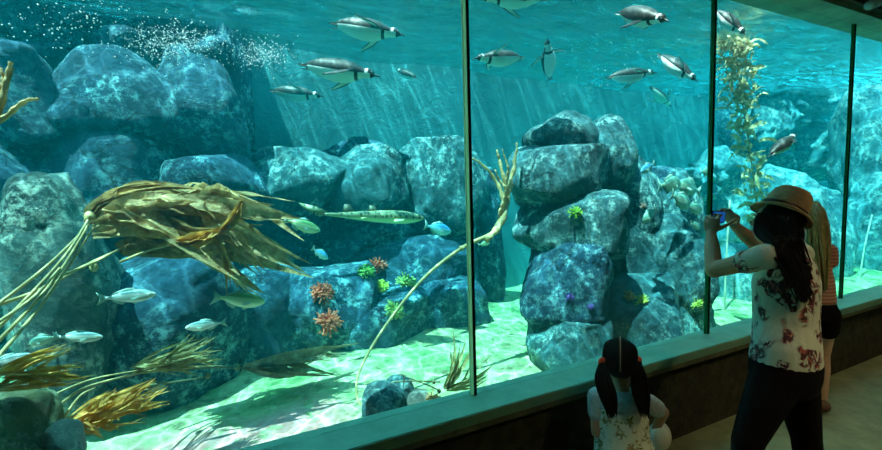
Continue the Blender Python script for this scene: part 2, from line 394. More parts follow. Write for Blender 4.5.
BR = [  # central stack
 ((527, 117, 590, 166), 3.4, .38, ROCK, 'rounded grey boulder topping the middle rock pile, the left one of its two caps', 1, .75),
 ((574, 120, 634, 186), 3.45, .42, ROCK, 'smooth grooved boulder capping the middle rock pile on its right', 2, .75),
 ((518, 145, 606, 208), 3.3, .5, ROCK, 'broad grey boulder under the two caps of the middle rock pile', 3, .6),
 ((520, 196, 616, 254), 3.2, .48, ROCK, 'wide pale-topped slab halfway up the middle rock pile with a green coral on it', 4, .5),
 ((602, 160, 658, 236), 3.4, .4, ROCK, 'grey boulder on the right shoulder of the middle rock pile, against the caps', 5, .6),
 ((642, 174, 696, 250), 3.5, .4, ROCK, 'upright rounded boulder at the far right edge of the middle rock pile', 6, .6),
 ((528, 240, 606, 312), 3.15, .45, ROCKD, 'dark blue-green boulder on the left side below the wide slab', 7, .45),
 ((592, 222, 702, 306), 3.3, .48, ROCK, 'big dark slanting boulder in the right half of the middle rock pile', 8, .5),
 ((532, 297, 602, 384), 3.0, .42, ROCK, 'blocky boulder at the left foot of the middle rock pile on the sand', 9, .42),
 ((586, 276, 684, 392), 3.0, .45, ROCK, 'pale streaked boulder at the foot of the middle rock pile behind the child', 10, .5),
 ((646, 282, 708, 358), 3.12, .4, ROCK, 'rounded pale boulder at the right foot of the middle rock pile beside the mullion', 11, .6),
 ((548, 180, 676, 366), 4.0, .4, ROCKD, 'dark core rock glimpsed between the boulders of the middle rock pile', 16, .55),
 # left
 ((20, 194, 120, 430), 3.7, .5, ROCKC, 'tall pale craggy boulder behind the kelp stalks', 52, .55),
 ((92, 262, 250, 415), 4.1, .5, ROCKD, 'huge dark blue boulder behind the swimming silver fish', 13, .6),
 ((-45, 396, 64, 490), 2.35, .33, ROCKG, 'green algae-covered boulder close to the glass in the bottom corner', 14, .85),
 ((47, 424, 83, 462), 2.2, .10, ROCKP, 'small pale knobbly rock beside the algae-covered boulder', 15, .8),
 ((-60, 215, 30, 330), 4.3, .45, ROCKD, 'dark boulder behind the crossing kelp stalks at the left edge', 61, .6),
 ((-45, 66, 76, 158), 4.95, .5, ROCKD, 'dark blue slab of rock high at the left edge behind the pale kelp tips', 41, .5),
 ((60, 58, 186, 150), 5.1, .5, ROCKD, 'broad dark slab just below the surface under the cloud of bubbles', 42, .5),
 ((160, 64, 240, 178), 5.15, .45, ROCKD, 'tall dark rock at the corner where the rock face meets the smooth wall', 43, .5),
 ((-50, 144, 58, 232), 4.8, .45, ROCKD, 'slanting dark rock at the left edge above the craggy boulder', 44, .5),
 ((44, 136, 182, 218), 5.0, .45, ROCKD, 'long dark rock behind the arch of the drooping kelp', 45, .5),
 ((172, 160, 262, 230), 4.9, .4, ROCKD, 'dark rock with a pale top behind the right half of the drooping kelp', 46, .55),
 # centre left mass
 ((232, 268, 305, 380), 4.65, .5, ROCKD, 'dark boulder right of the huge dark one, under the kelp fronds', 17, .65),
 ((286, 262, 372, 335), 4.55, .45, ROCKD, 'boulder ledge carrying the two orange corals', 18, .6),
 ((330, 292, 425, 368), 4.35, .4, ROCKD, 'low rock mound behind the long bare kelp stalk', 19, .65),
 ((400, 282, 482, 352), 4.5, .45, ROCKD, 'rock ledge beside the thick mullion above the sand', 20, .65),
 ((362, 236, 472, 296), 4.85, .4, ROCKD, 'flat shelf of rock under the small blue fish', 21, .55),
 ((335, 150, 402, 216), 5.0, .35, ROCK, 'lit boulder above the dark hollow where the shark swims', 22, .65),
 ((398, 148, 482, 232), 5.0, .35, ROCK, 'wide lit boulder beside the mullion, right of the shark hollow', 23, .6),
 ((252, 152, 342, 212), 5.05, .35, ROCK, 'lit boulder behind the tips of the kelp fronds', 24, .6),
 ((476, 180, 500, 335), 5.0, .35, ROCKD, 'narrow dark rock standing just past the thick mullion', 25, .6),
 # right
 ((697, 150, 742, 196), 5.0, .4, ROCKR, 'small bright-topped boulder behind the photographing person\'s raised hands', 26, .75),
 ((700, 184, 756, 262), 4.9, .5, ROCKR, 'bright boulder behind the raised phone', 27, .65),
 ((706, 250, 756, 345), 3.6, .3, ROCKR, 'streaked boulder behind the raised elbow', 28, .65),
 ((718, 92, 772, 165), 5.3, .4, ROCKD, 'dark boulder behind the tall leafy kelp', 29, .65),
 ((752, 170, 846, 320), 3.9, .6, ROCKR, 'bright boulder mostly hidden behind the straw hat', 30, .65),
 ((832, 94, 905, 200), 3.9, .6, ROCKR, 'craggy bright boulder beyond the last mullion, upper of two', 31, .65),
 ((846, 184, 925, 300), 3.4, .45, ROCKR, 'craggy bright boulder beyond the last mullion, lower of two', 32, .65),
 # by the sand
 ((365, 385, 402, 428), 2.35, .12, ROCK, 'small dark stone where the long kelp stalk is anchored', 33, .8),
 ((382, 378, 412, 412), 2.5, .11, ROCK, 'small dark pointed stone beside the orange anemone', 34, .8),
 ((408, 390, 428, 414), 2.4, .07, ROCKP, 'small pale stone between dark stone and orange anemone', 35, .8),
]
for r in BR: boulder(*r)

# ------------------------------------------------------------------ kelp
def kelp_mat(name, c1, c2, tr=.35):
    m, nt, out = nodes(name)
    p = N(nt, 'ShaderNodeBsdfPrincipled', Roughness=.45)
    c = objco(nt, (1, 1, 1), True)
    f = noi(nt, c, 14, 6, .7, .5)
    col = ramp(nt, f, [(.32, c1), (.55, [(a + b) / 2 for a, b in zip(c1, c2)]), (.70, c2)])
    nt.links.new(col, p.inputs['Base Color'])
    b = N(nt, 'ShaderNodeBump', Strength=.8, Distance=.02); nt.links.new(noi(nt, c, 50, 4), b.inputs['Height']); nt.links.new(b.outputs[0], p.inputs['Normal'])
    t = N(nt, 'ShaderNodeBsdfTranslucent'); nt.links.new(col, t.inputs[0])
    mx = N(nt, 'ShaderNodeMixShader', Fac=tr); nt.links.new(p.outputs[0], mx.inputs[1]); nt.links.new(t.outputs[0], mx.inputs[2])
    nt.links.new(mx.outputs[0], out.inputs[0]); return m
KB = kelp_mat('kelp_bronze', (.26, .12, .03), (1.0, .74, .34))
KG = kelp_mat('kelp_golden', (.60, .22, .02), (1.0, .66, .18))
KO = kelp_mat('kelp_olive', (.24, .20, .06), (.72, .62, .30))
KY = kelp_mat('kelp_tan', (.55, .36, .12), (1.0, .85, .50))
KD = kelp_mat('kelp_dark', (.20, .16, .08), (.70, .62, .38), .3)
KS = mat('kelp_stalk', (.50, .38, .16), .5, .3, 60, .35, 8)
KSD = mat('kelp_stalk_dark', (.20, .18, .08), .5, .3, 60, .35, 8)
def blade(bm, pts, w, seed, twist=0, frill=.25, n=16):
    P = spline(pts, n); rnd = random.Random(seed)
    tw = rnd.uniform(-1, 1) * 1.2 + twist; ph = rnd.uniform(0, 6)
    rows = []
    for i, p in enumerate(P):
        t = i / n
        d = (P[min(i + 1, n)] - P[max(i - 1, 0)]).normalized()
        s, u = frame(d)
        a = tw + 1.0 * math.sin(t * 4 + ph) * .5
        ax = u * math.cos(a) + s * math.sin(a); nn = d.cross(ax)
        ww = w * (math.sin(math.pi * min(1, t * 1.25 + .08) ** .8) ** .6 if t < .8 else max(.04, math.sin(math.pi * .98 ** .8) ** .6 + (1 - t) * 3.2)) if False else w * max(.05, min(1, t * 5 + .15) * min(1, (1 - t) * 3.0 + .05))
        row = []
        for k in range(5):
            v = (k - 2) / 2
            off = frill * ww * (math.sin(t * 26 + ph + v * 2) * abs(v)) + .25 * ww * v * v
            row.append(bm.verts.new(p + ax * v * ww + nn * off))
        rows.append(row)
    for i in range(n):
        for k in range(4): bm.faces.new((rows[i][k], rows[i][k + 1], rows[i + 1][k + 1], rows[i + 1][k]))
def kelp(base, label, stipes, blades, bulbs=(), mats=(KB, KS), fill=0, cat='kelp'):
    e = empty('kelp', base, label, cat, 'kelp plants in the tank')
    for pts, r in stipes:
        bm = bmesh.new(); P = spline(pts, 40); tube(bm, P, [r * (1 - .35 * i / 40) for i in range(41)], 8); link('stalk', bm, mats[1], e)
    bm = bmesh.new()
    for i, (pts, w) in enumerate(blades): blade(bm, pts, w, i + fill)
    link('fronds', bm, mats[0], e)
    for p, r in bulbs:
        bm = bmesh.new(); ball(bm, p, (r, r, r * 1.3), 14); link('float_bulb', bm, mats[1], e)
    return e
rr = random.Random(3)
# 1 big drooping bundle on the left
def jit(a): return rr.uniform(-a, a)
st = []
for a, b, c, y0, y1 in [((-25, 352), (60, 262), (93, 212), 2.55, 3.0), ((-25, 365), (50, 285), (95, 215), 2.5, 3.0), ((-20, 318), (48, 265), (92, 222), 2.6, 3.0),
                        ((-15, 372), (45, 300), (100, 218), 2.45, 3.0), ((-30, 340), (30, 300), (60, 268), 2.5, 2.8)]:
    st.append(([PY(*a, y0), PY(*b, (y0 + y1) / 2), PY(*c, y1)], .0095))
st.append(([PY(-25, 312, 2.6), PY(40, 290, 2.8), PY(80, 268, 3), PY(118, 250, 3.1)], .011))
st.append(([PY(60, 276, 2.8), PY(95, 262, 3), PY(125, 246, 3.1)], .009))
bl = []
ends = [(230, 196), (262, 205), (285, 203), (298, 208), (312, 212), (300, 222), (290, 230), (305, 238), (280, 245), (268, 256), (295, 262), (310, 270), (250, 262), (240, 280), (225, 250), (275, 282), (262, 296)]
for i in range(115):
    s0 = rr.random(); sx = 90 + 110 * s0 ** 1.4; sy = 222 - 34 * math.sin(min(1, s0 * 1.3) * 1.6) + rr.uniform(0, 22)
    ex, ey = rr.choice(ends); t = rr.uniform(.45, 1.02); ex, ey = sx + (ex - sx) * t, sy + (ey + jit(7) - sy) * t
    mxx, myy = (sx + ex) / 2, (sy + ey) / 2 - rr.uniform(0, 13)
    y0 = 3.0 + rr.uniform(-.08, .3)
    bl.append(([PY(sx, sy, y0), PY(mxx, myy, y0 + jit(.12)), PY(ex, ey, y0 + jit(.2))], rr.uniform(.022, .05)))
for i in range(14):   # bent-over tops of the arch
    sx = 88 + 6 * jit(1); bl.append(([PY(sx, 222, 3), PY(105 + jit(6), 203 + jit(5), 3), PY(150 + jit(20), 188 + jit(4), 3.05), PY(210 + jit(30), 196 + jit(7), 3.1)], rr.uniform(.018, .035)))
for i in range(9): bl.append(([PY(118, 250, 3.1), PY(150 + jit(15), 243 + jit(8), 3.1), PY(215 + jit(30), 252 + jit(14), 3.2)], rr.uniform(.02, .04)))
kelp(PY(-25, 380, 2.5), 'large bronze kelp with bent stalks and drooping fronds before the craggy boulder', st, bl,
     [(PY(90, 217, 2.98), .028), (PY(94, 267, 3.0), .022), (PY(98, 212, 3.02), .022)], (KB, KS), 0)
# golden fronds within the bundle: a second plant with yellow fronds
bl = []
for i in range(10): bl.append(([PY(172 + jit(8), 244 + jit(4), 2.86), PY(198 + jit(6), 240 + jit(5), 2.84), PY(222 + jit(8), 232 + jit(8), 2.86)], rr.uniform(.02, .034)))
for i in range(6): bl.append(([PY(215, 236, 2.86), PY(232 + jit(3), 222 + jit(6), 2.85), PY(242 + jit(4), 200 + jit(4), 2.87)], rr.uniform(.014, .03)))
for i in range(6): bl.append(([PY(213, 234, 2.86), PY(222 + jit(3), 250, 2.85), PY(234 + jit(8), 285 + jit(12), 2.87)], rr.uniform(.01, .02)))
kelp(PY(170, 262, 2.86), 'yellow-gold kelp frond forked in front of the drooping bronze fronds', [([PY(120, 262, 2.95), PY(150, 250, 2.9), PY(178, 243, 2.86)], .008)], bl, (), (KG, KS), 100)
# 3 orange fronds at lower left
bl = []
for i in range(30):
    ex, ey = rr.choice([(72, 347), (84, 365), (90, 378), (62, 353), (78, 372), (55, 348), (68, 385)])
    sx, sy = rr.uniform(-12, 22), rr.uniform(372, 392)
    bl.append(([PY(sx, sy, 2.2), PY((sx + ex) / 2, (sy + ey) / 2 - rr.uniform(-3, 7), 2.2 + jit(.06)), PY(ex + jit(6), ey + jit(5), 2.25 + jit(.1))], rr.uniform(.005, .010)))
kelp(PY(-10, 398, 2.2), 'orange-gold tuft of kelp fronds above the algae-covered boulder', [([PY(-25, 400, 2.2), PY(-5, 390, 2.2), PY(10, 380, 2.2)], .01)], bl, (), (KG, KS), 200)
# 4 two plants leaning right at the bottom
bl = []
for i in range(40):
    sx, sy = rr.uniform(128, 160), rr.uniform(362, 374)
    ex, ey = rr.choice([(212, 341), (220, 350), (221, 363), (196, 338), (205, 357), (192, 372)])
    bl.append(([PY(sx, sy, 2.75), PY((sx + ex) / 2, (sy + ey) / 2 + jit(4), 2.75 + jit(.06)), PY(ex + jit(7), ey + jit(5), 2.8 + jit(.1))], rr.uniform(.006, .012)))
kelp(PY(50, 412, 2.6), 'olive kelp with a long pale stalk leaning right above the bottom fronds',
     [([PY(50, 412, 2.6), PY(85, 388, 2.65), PY(140, 373, 2.75)], .009), ([PY(42, 400, 2.6), PY(90, 380, 2.65), PY(140, 370, 2.75)], .006)], bl, (), (KO, KS), 300)
bl = []
for i in range(54):
    s0 = rr.random(); sx, sy = 62 + 40 * s0 + jit(4), 428 - 12 * s0 + jit(9)
    ex, ey = rr.choice([(112, 391), (155, 382), (168, 390), (165, 403), (150, 420), (140, 400), (120, 425), (100, 436), (162, 385)])
    bl.append(([PY(sx, sy, 2.4), PY((sx + ex) / 2, (sy + ey) / 2 + jit(6), 2.4 + jit(.06)), PY(ex + jit(6), ey + jit(5), 2.45 + jit(.1))], rr.uniform(.005, .010)))
kelp(PY(66, 446, 2.35), 'thick golden-olive kelp tuft on the pinkish sand beside the small pale rock', [([PY(60, 446, 2.35), PY(68, 425, 2.38), PY(88, 418, 2.4)], .01), ([PY(62, 420, 2.4), PY(80, 396, 2.45), PY(95, 388, 2.5)], .006)], bl, (), (KG, KS), 400)
# 5 grey kelp frond lying above the green sand
bl = []
for i in range(24):
    sx, sy = 248 + jit(6), 367 + jit(4)
    ex, ey = rr.choice([(365, 341), (362, 352), (352, 372), (340, 379), (345, 358), (330, 372)])
    t = rr.uniform(.6, 1.02); ex, ey = sx + (ex - sx) * t, sy + (ey - sy) * t
    bl.append(([PY(sx, sy, 3.4), PY((sx + ex) / 2, (sy + ey) / 2 + jit(7), 3.4 + jit(.08)), PY(ex + jit(3), ey + jit(3), 3.4 + jit(.15))], rr.uniform(.012, .028)))
kelp(PY(165, 388, 3.2), 'grey-brown kelp trailing sideways over the green sand on a thin stalk',
     [([PY(150, 372, 3.2), PY(200, 368, 3.3), PY(250, 368, 3.4)], .008), ([PY(150, 385, 3.2), PY(180, 381, 3.25), PY(207, 377, 3.3)], .007)], bl, [(PY(237, 367, 3.4), .022), (PY(208, 376, 3.3), .018)], (KD, KSD), 500)
# 6 long bare stalk curving up past the thick mullion
S6 = [PY(372, 411, 2.35), PY(358, 400, 2.5), PY(360, 370, 2.75), PY(386, 325, 2.95), (PY(424, 278, 3.05)), PY(462, 248, 3.1), PY(490, 235, 3.1), PY(505, 210, 3.1), PY(512, 175, 3.1), PY(516, 145, 3.1)]
br = [([PY(488, 238, 3.1), PY(500, 222, 3.1), PY(507, 195, 3.12), PY(500, 165, 3.15), PY(497, 150, 3.15)], .024),
      ([PY(486, 240, 3.1), PY(503, 220, 3.08), PY(510, 185, 3.1), PY(515, 160, 3.1), PY(517, 143, 3.1)], .026),
      ([PY(497, 226, 3.1), PY(504, 205, 3.12), PY(498, 185, 3.16), PY(484, 166, 3.2), PY(472, 158, 3.2)], .017),
      ([PY(500, 215, 3.1), PY(505, 190, 3.05), PY(494, 170, 3.05)], .016), ([PY(504, 200, 3.1), PY(508, 170, 3.06), PY(503, 148, 3.05)], .014)]
e = empty('kelp', S6[0], 'long bare curved kelp stalk ending in twisted pale branches left of the middle rock pile', 'kelp', 'kelp plants in the tank')
bm = bmesh.new(); P = spline(S6[:7], 60); tube(bm, P, [.0065 + .0125 * (i / 60) ** 1.5 for i in range(61)], 10); link('stalk', bm, KS, e)
for k, (pts, r) in enumerate(br):
    bm = bmesh.new(); P = spline(pts, 30)
    P = [p + .012 * noise.noise_vector(p * 9 + Vector((k, 0, 0))) for p in P]
    tube(bm, P, [r * 1.45 * (1 - .75 * (i / 30) ** 1.5) * (1 + .25 * math.sin(i * 1.7 + k)) for i in range(31)], 10, flat=.7); link('branch', bm, KY, e)
bm = bmesh.new(); ball(bm, PY(462, 248, 3.1), (.028, .028, .022), 12); link('float_bulb', bm, KS, e)
# 7 kelp stump right beside the mullion base
bl = []
for ex, ey in [(453, 330), (455, 336), (460, 345), (466, 340), (470, 350), (474, 345), (479, 362), (491, 355), (494, 364), (490, 374), (450, 345), (486, 380), (470, 366), (462, 358)]:
    bl.append(([PY(445 + jit(3), 389 + jit(2), 2.45), PY(450 + (ex - 447) * .5 + jit(3), (389 + ey) / 2 + 3, 2.47), PY(ex, ey, 2.55 + jit(.1))], rr.uniform(.010, .017)))
kelp(PY(441, 391, 2.4), 'short fan of brown kelp blades on the sand beside the thick mullion',
     [([PY(441, 391, 2.4), PY(425, 384, 2.42), PY(399, 374, 2.5)], .005), ([PY(440, 382, 2.4), PY(415, 381, 2.42), PY(390, 383, 2.5), PY(380, 395, 2.4)], .005), ([PY(403, 388, 2.4), PY(404, 378, 2.4), PY(402, 374, 2.4)], .004)],
     bl, [(PY(434, 382, 2.42), .012), (PY(439, 391, 2.42), .014)], (KO, KSD), 600)
# 8 tall leafy kelp on the right
P8 = [PY(764, 258, 3.2), PY(756, 200, 3.2), PY(750, 150, 3.2), PY(742, 100, 3.2), PY(736, 60, 3.2), PY(730, 30, 3.2)]
bl = []; P = spline(P8, 60)
for i in range(4, 60):
    for q in range(5 if i < 34 else 10):
        p = P[i] + Vector((jit(.13) * (.5 + i / 60), jit(.12), jit(.04)))
        d = Vector((jit(1), jit(.6), rr.uniform(-.3, .9))).normalized() * rr.uniform(.09, .22)
        bl.append(([p, p + d * .5 + Vector((0, 0, jit(.03))), p + d + Vector((0, 0, -.04))], rr.uniform(.014, .030)))
kelp(P8[0], 'tall upright leafy kelp with tan-gold blades rising beside the second mullion', [(P8, .010)], bl, (), (KY, KS), 700)
# 9 kelp tips at the top left edge
e = empty('kelp', PY(-45, 150, 2.6), 'pale forked kelp tips poking in high at the left edge', 'kelp', 'kelp plants in the tank')
for pts, r in (([(-45, 150), (-20, 128), (-2, 112), (4, 90), (8, 74), (11, 62)], .024), ([(-45, 150), (-20, 130), (5, 117), (18, 106), (28, 100), (38, 99)], .020), ([(-4, 114), (-1, 95), (3, 80), (1, 68)], .014), ([(5, 92), (9, 80), (14, 68)], .011)):
    bm = bmesh.new(); P = spline([PY(a, b, 2.6) for a, b in pts], 30)
    tube(bm, P, [r * (1 - .55 * (i / 30)) * (1 + .18 * math.sin(i * 1.3)) for i in range(31)], 10, flat=.75); link('branch', bm, KY, e)
# 10 thin pale stalks at the right behind the people
for a, lab in (((724, 330, 726, 265, 730, 200), 'thin pale stalk right of the second mullion behind the raised arms'), ((858, 292, 864, 250, 872, 215), 'thin pale stalk beyond the last mullion')):
    bm = bmesh.new(); tube(bm, spline([PY(a[0], a[1], 3.2), PY(a[2], a[3], 3.2), PY(a[4], a[5], 3.25)], 20), .011, 8)
    tag(link('kelp_stalk', bm, mat('stalk_pale', (.75, .68, .5), .5, .2)), lab, 'kelp')

# ------------------------------------------------------------------ corals, anemones, urchins
def tuft(name, px, py, Y, r, m, label, cat, n=130, spike=False, seed=0):
    c = PY(px, py, Y); bm = bmesh.new(); q = random.Random(seed); best = None
    for o in BOULDERS:                       # seat it on the nearest rock along that line of sight
        hit, loc, nrm, _ = o.ray_cast(CAMP - o.location, ray(px, py))
        if hit and (best is None or (loc + o.location - CAMP).length < (best - CAMP).length): best = loc + o.location
    if best is not None and cat != 'anemone':
        r *= (best - CAMP).length / (c - CAMP).length; c = best; ball(bm, Vector((0, 0, 0)), (r * .45, r * .4, r * .35), 10)
    for i in range(n):
        d = Vector((q.gauss(0, 1), q.gauss(0, 1) - .5, q.gauss(0, 1) * .8 + .35)).normalized(); L = r * q.uniform(.75, 1.05)
        if spike: tube(bm, [d * r * .2, d * L], [r * .05, r * .008], 5)
        else:
            e_ = d * L + Vector((q.gauss(0, 1), q.gauss(0, 1), q.gauss(0, 1))) * r * .12
            tube(bm, [d * r * .25, (d * L * .6 + e_ * .05), e_], [r * .08, r * .07, r * .06], 5); ball(bm, e_, r * .08, 6)
    o = link(name, bm, m); o.location = c
    return tag(o, label, cat)
orange = mat('coral_orange', (.95, .16, .07), .6, .2, 50, .3, 20); ylw = mat('coral_yellow', (.80, .85, .12), .6, .2, 50, .3, 20)
grn = mat('coral_green', (.25, .50, .10), .6, .2, 50, .3, 20); purp = mat('urchin_purple', (.25, .12, .5), .4); olv = mat('coral_olive', (.35, .45, .12), .6, .2, 50, .4, 20)
tuft('coral', 322, 293, 4.02, .11, orange, 'orange-red branching coral on the ledge, left of the yellow one', 'coral', seed=1)
tuft('coral', 329, 322, 3.92, .115, orange, 'orange coral low on the rock ledge, the lower of the two', 'coral', seed=2)
tuft('coral', 378, 266, 4.35, .095, orange, 'small red coral on the flat shelf under the shark', 'coral', seed=3)
tuft('coral', 380, 289, 4.2, .10, ylw, 'bright yellow-green coral in the rocks below the red coral', 'coral', seed=4)
tuft('coral', 366, 272, 4.4, .09, grn, 'green coral tucked beside the small red coral', 'coral', seed=5)
tuft('coral', 406, 285, 4.25, .12, olv, 'olive bushy coral right of the bright yellow-green one', 'coral', seed=6)
tuft('coral', 394, 311, 3.95, .10, olv, 'olive coral crossed by the long bare kelp stalk', 'coral', seed=7)
tuft('anemone', 433, 400, 2.3, .05, mat('anemone_orange', (.95, .42, .16), .5), 'orange anemone on the sand near the thick mullion', 'anemone', 90, seed=8)
tuft('coral', 575, 213, 2.72, .065, mat('coral_moss', (.30, .55, .06), .6), 'green coral stuck on the wide slab of the middle rock pile', 'coral', 50, seed=9)
tuft('coral', 628, 297, 2.5, .06, mat('coral_apricot', (.95, .50, .22), .6), 'apricot coral on the lower front of the middle rock pile', 'coral', 60, seed=10)
tuft('coral', 641, 301, 2.5, .06, ylw, 'yellowish coral touching the apricot one', 'coral', 50, seed=11)
tuft('urchin', 569, 297, 2.55, .05, purp, 'purple urchin on the crack at the left foot of the middle rock pile', 'urchin', 90, True, 12)
tuft('urchin', 590, 307, 2.5, .04, purp, 'smaller purple urchin at the seam between the two foot boulders', 'urchin', 90, True, 13)
tuft('coral', 696, 304, 2.7, .06, ylw, 'yellow coral beside the second mullion near the sill', 'coral', 50, seed=14)
tuft('coral', 643, 206, 3.15, .04, mat('coral_pink', (.9, .5, .4), .6), 'small pink coral on the right shoulder of the middle rock pile', 'coral', 40, seed=15)

# ------------------------------------------------------------------ penguins
pk_back = mat('penguin_back', (.05, .05, .05), .5, .5, 80, .0)
m_, nt_, out_ = nodes('penguin_back_mottled')
p_ = N(nt_, 'ShaderNodeBsdfPrincipled', Roughness=.5); c_ = objco(nt_, (1, 1, 1))
nt_.links.new(ramp(nt_, noi(nt_, c_, 22, 5, .7, 1), [(.42, (.008, .008, .008)), (.64, (.07, .06, .05))]), p_.inputs['Base Color']); nt_.links.new(p_.outputs[0], out_.inputs[0])  # mottling stands in for caustic light dappling the back
pk_mot = m_
pk_white = mat('penguin_belly', (.92, .95, .88), .6); pk_black = mat('penguin_black', (.02, .02, .022), .45); pk_pink = mat('penguin_feet', (.45, .33, .30), .5)
def flat_limb(bm, pts, w, th, nrm, mi, seg=12):
    rings = []
    for i, p in enumerate(pts):
        d = (pts[min(i + 1, len(pts) - 1)] - pts[max(i - 1, 0)]).normalized()
        a = nrm.cross(d).normalized(); rings.append((p, a * w[i], d.cross(a) * th))
    loft(bm, rings, seg, mi=mi)
def penguin_mesh(name, flapL, flapR, sweep=.6, neck=0.0):
    bm = bmesh.new()
    st = [(-.50, .006, -.0), (-.47, .028, 0), (-.42, .055, 0), (-.34, .088, 0), (-.22, .122, -.004), (-.08, .140, -.008), (.05, .138, -.006), (.16, .118, 0),
          (.235, .088, .008), (.29, .068, .014), (.335, .063, .018), (.375, .066, .022), (.41, .060, .022), (.438, .044, .018), (.455, .026, .014), (.47, .017, .012), (.50, .013, .010), (.53, .009, .004), (.545, .003, -.002)]
    pts = []
    for i in range(len(st) * 3 - 2):
        k, f = divmod(i, 3); f /= 3
        a = st[k]; b = st[min(k + 1, len(st) - 1)]; pts.append([a[j] + (b[j] - a[j]) * f for j in range(3)])
    seg = 32; rings = []
    for x, r, z in pts:
        r *= 1.14 if x < .3 else 1.05; rings.append((Vector((x, 0, z + (neck * max(0, x - .2)))), Vector((0, r, 0)), Vector((0, 0, r * .95))))
    def mi(i, k):
        x = pts[min(i, len(pts) - 1)][0]; phi = 2 * math.pi * (k + .5) / seg; up = math.sin(phi)      # up=1 top
        if x > .452: return 2
        if x > .30:
            if .325 < x < .372 and up > -.75: return 1
            return 2 if (up > -.45 or x > .40) else 1
        if .195 < x < .245: return 2
        if x < -.44: return 2
        if up > -.12: return 0
        if -.36 < up <= -.12: return 2
        return 1
    loft(bm, rings, seg, mi=mi)
    for s, fl in ((1, flapL), (-1, flapR)):
        r0 = Vector((.155, s * .105, .0)); dirv = Vector((-sweep, s * math.cos(fl), math.sin(fl))).normalized()
        bend = Vector((-1, 0, 0)); P = [r0 + dirv * L + bend * (L * L * 1.0) for L in (0, .06, .12, .19, .26, .31)]
        nrm = Vector((0, -math.sin(fl) * s, math.cos(fl)))
        flat_limb(bm, P, [.028, .040, .043, .036, .024, .006], .009, nrm, 2)
        P2 = [p - nrm * .0055 for p in P]
        flat_limb(bm, P2, [.015, .026, .030, .024, .014, .004], .006, nrm, 1)
        # feet trail behind
        f0 = Vector((-.40, s * .035, -.035)); flat_limb(bm, [f0, f0 + Vector((-.06, s * .005, -.006)), f0 + Vector((-.13, s * .014, -.004))], [.012, .016, .024], .006, Vector((0, 0, 1)), 3)
        ball(bm, Vector((.425, s * .046, .030 + neck * .22)), .008, 8, mi=1)
    # wedge tail
    flat_limb(bm, [Vector((-.45, 0, 0)), Vector((-.52, 0, 0)), Vector((-.57, 0, -.004))], [.03, .03, .012], .007, Vector((0, 0, 1)), 2)
    me = bpy.data.meshes.new(name); bmesh.ops.recalc_face_normals(bm, faces=bm.faces); bm.to_mesh(me); bm.free()
    for m in (pk_mot, pk_white, pk_black, pk_pink): me.materials.append(m)
    for p in me.polygons: p.use_smooth = True
    return me
PM = [penguin_mesh('penguin_a', -.9, -.2, .7), penguin_mesh('penguin_b', .1, .3, .5), penguin_mesh('penguin_c', -1.1, -1.0, .9), penguin_mesh('penguin_d', .05, .05, .15)]
def orient(o, c, head, upv, scale):
    x = head.normalized(); y = upv.cross(x).normalized(); z = x.cross(y)
    o.matrix_world = Matrix.Translation(c) @ Matrix((x, y, z)).transposed().to_4x4() @ Matrix.Scale(scale, 4)
def penguin(tail, head, size, mesh, label, dz=0.0, roll=0.0, belly=False):
    """tail/head pixels; size real length in m -> depth chosen so that the length matches; dz leans the head away"""
    plen = math.hypot(head[0] - tail[0], head[1] - tail[1]) / 1.08
    flat = math.sqrt(max(.05, 1 - dz * dz)) * size
    d = F * flat / plen
    k_ = min(1, (SURF - .16 - EYE) / max(.01, (PD(*((tail if tail[1] < head[1] else head)), d).z - EYE))); d *= k_; size *= k_
    a, b = PD(tail[0], tail[1], d - dz * size * .5), PD(head[0], head[1], d + dz * size * .5)
    o = link('penguin', PM[mesh]); ax = (b - a).normalized()
    up = F_ if belly else Vector((0, 0, 1)); up = Matrix.Rotation(roll, 3, ax) @ up
    orient(o, (a + b) / 2, ax, up, size)
    tag(o, label, 'penguin', 'penguins swimming near the surface'); return o
penguin((331, 23), (405, 36), .62, 0, 'penguin swimming right with one flipper hanging down, upper of the large pair', roll=-.25)
penguin((301, 64), (380, 77), .62, 2, 'penguin gliding right with flippers pressed back, lower of the large pair', roll=-.2)
penguin((271, 90), (324, 97), .58, 1, 'pale smaller-looking penguin swimming right below the large pair', roll=-.1)
penguin((548, -4), (478, -1), .62, 2, 'penguin cut off by the top edge right of the thick mullion', roll=.2)
penguin((524, 57), (472, 59), .5, 3, 'penguin swimming left with open flippers beside the thick mullion', dz=-.4, roll=.3)
penguin((549, 76), (548, 42), .48, 3, 'penguin seen belly-on with both flippers spread wide', dz=-.72, belly=True)
penguin((621, 12), (666, 21), .50, 2, 'plump penguin at the surface, highest of those between the mullions', dz=-.75, roll=.1)
penguin((607, 77), (657, 73), .5, 0, 'penguin swimming right with raised beak and one flipper down, above the rock pile', roll=-.2)
penguin((660, 55), (696, 81), .48, 3, 'penguin angling down to the right near the second mullion', dz=-.5, roll=-.5)
penguin((650, 86), (672, 108), .5, 1, 'penguin diving steeply below the one angling down', dz=.3, roll=-.3)
penguin((716, 10), (745, 35), .45, 3, 'penguin heading down right of the second mullion above the leafy kelp', dz=-.5, roll=-.4)
penguin((766, 157), (800, 132), .40, 0, 'penguin swimming up to the right above the straw hat', dz=.3, roll=-.3)
penguin((418, 78), (395, 70), .55, 3, 'faint distant penguin left of the thick mullion', dz=.6)

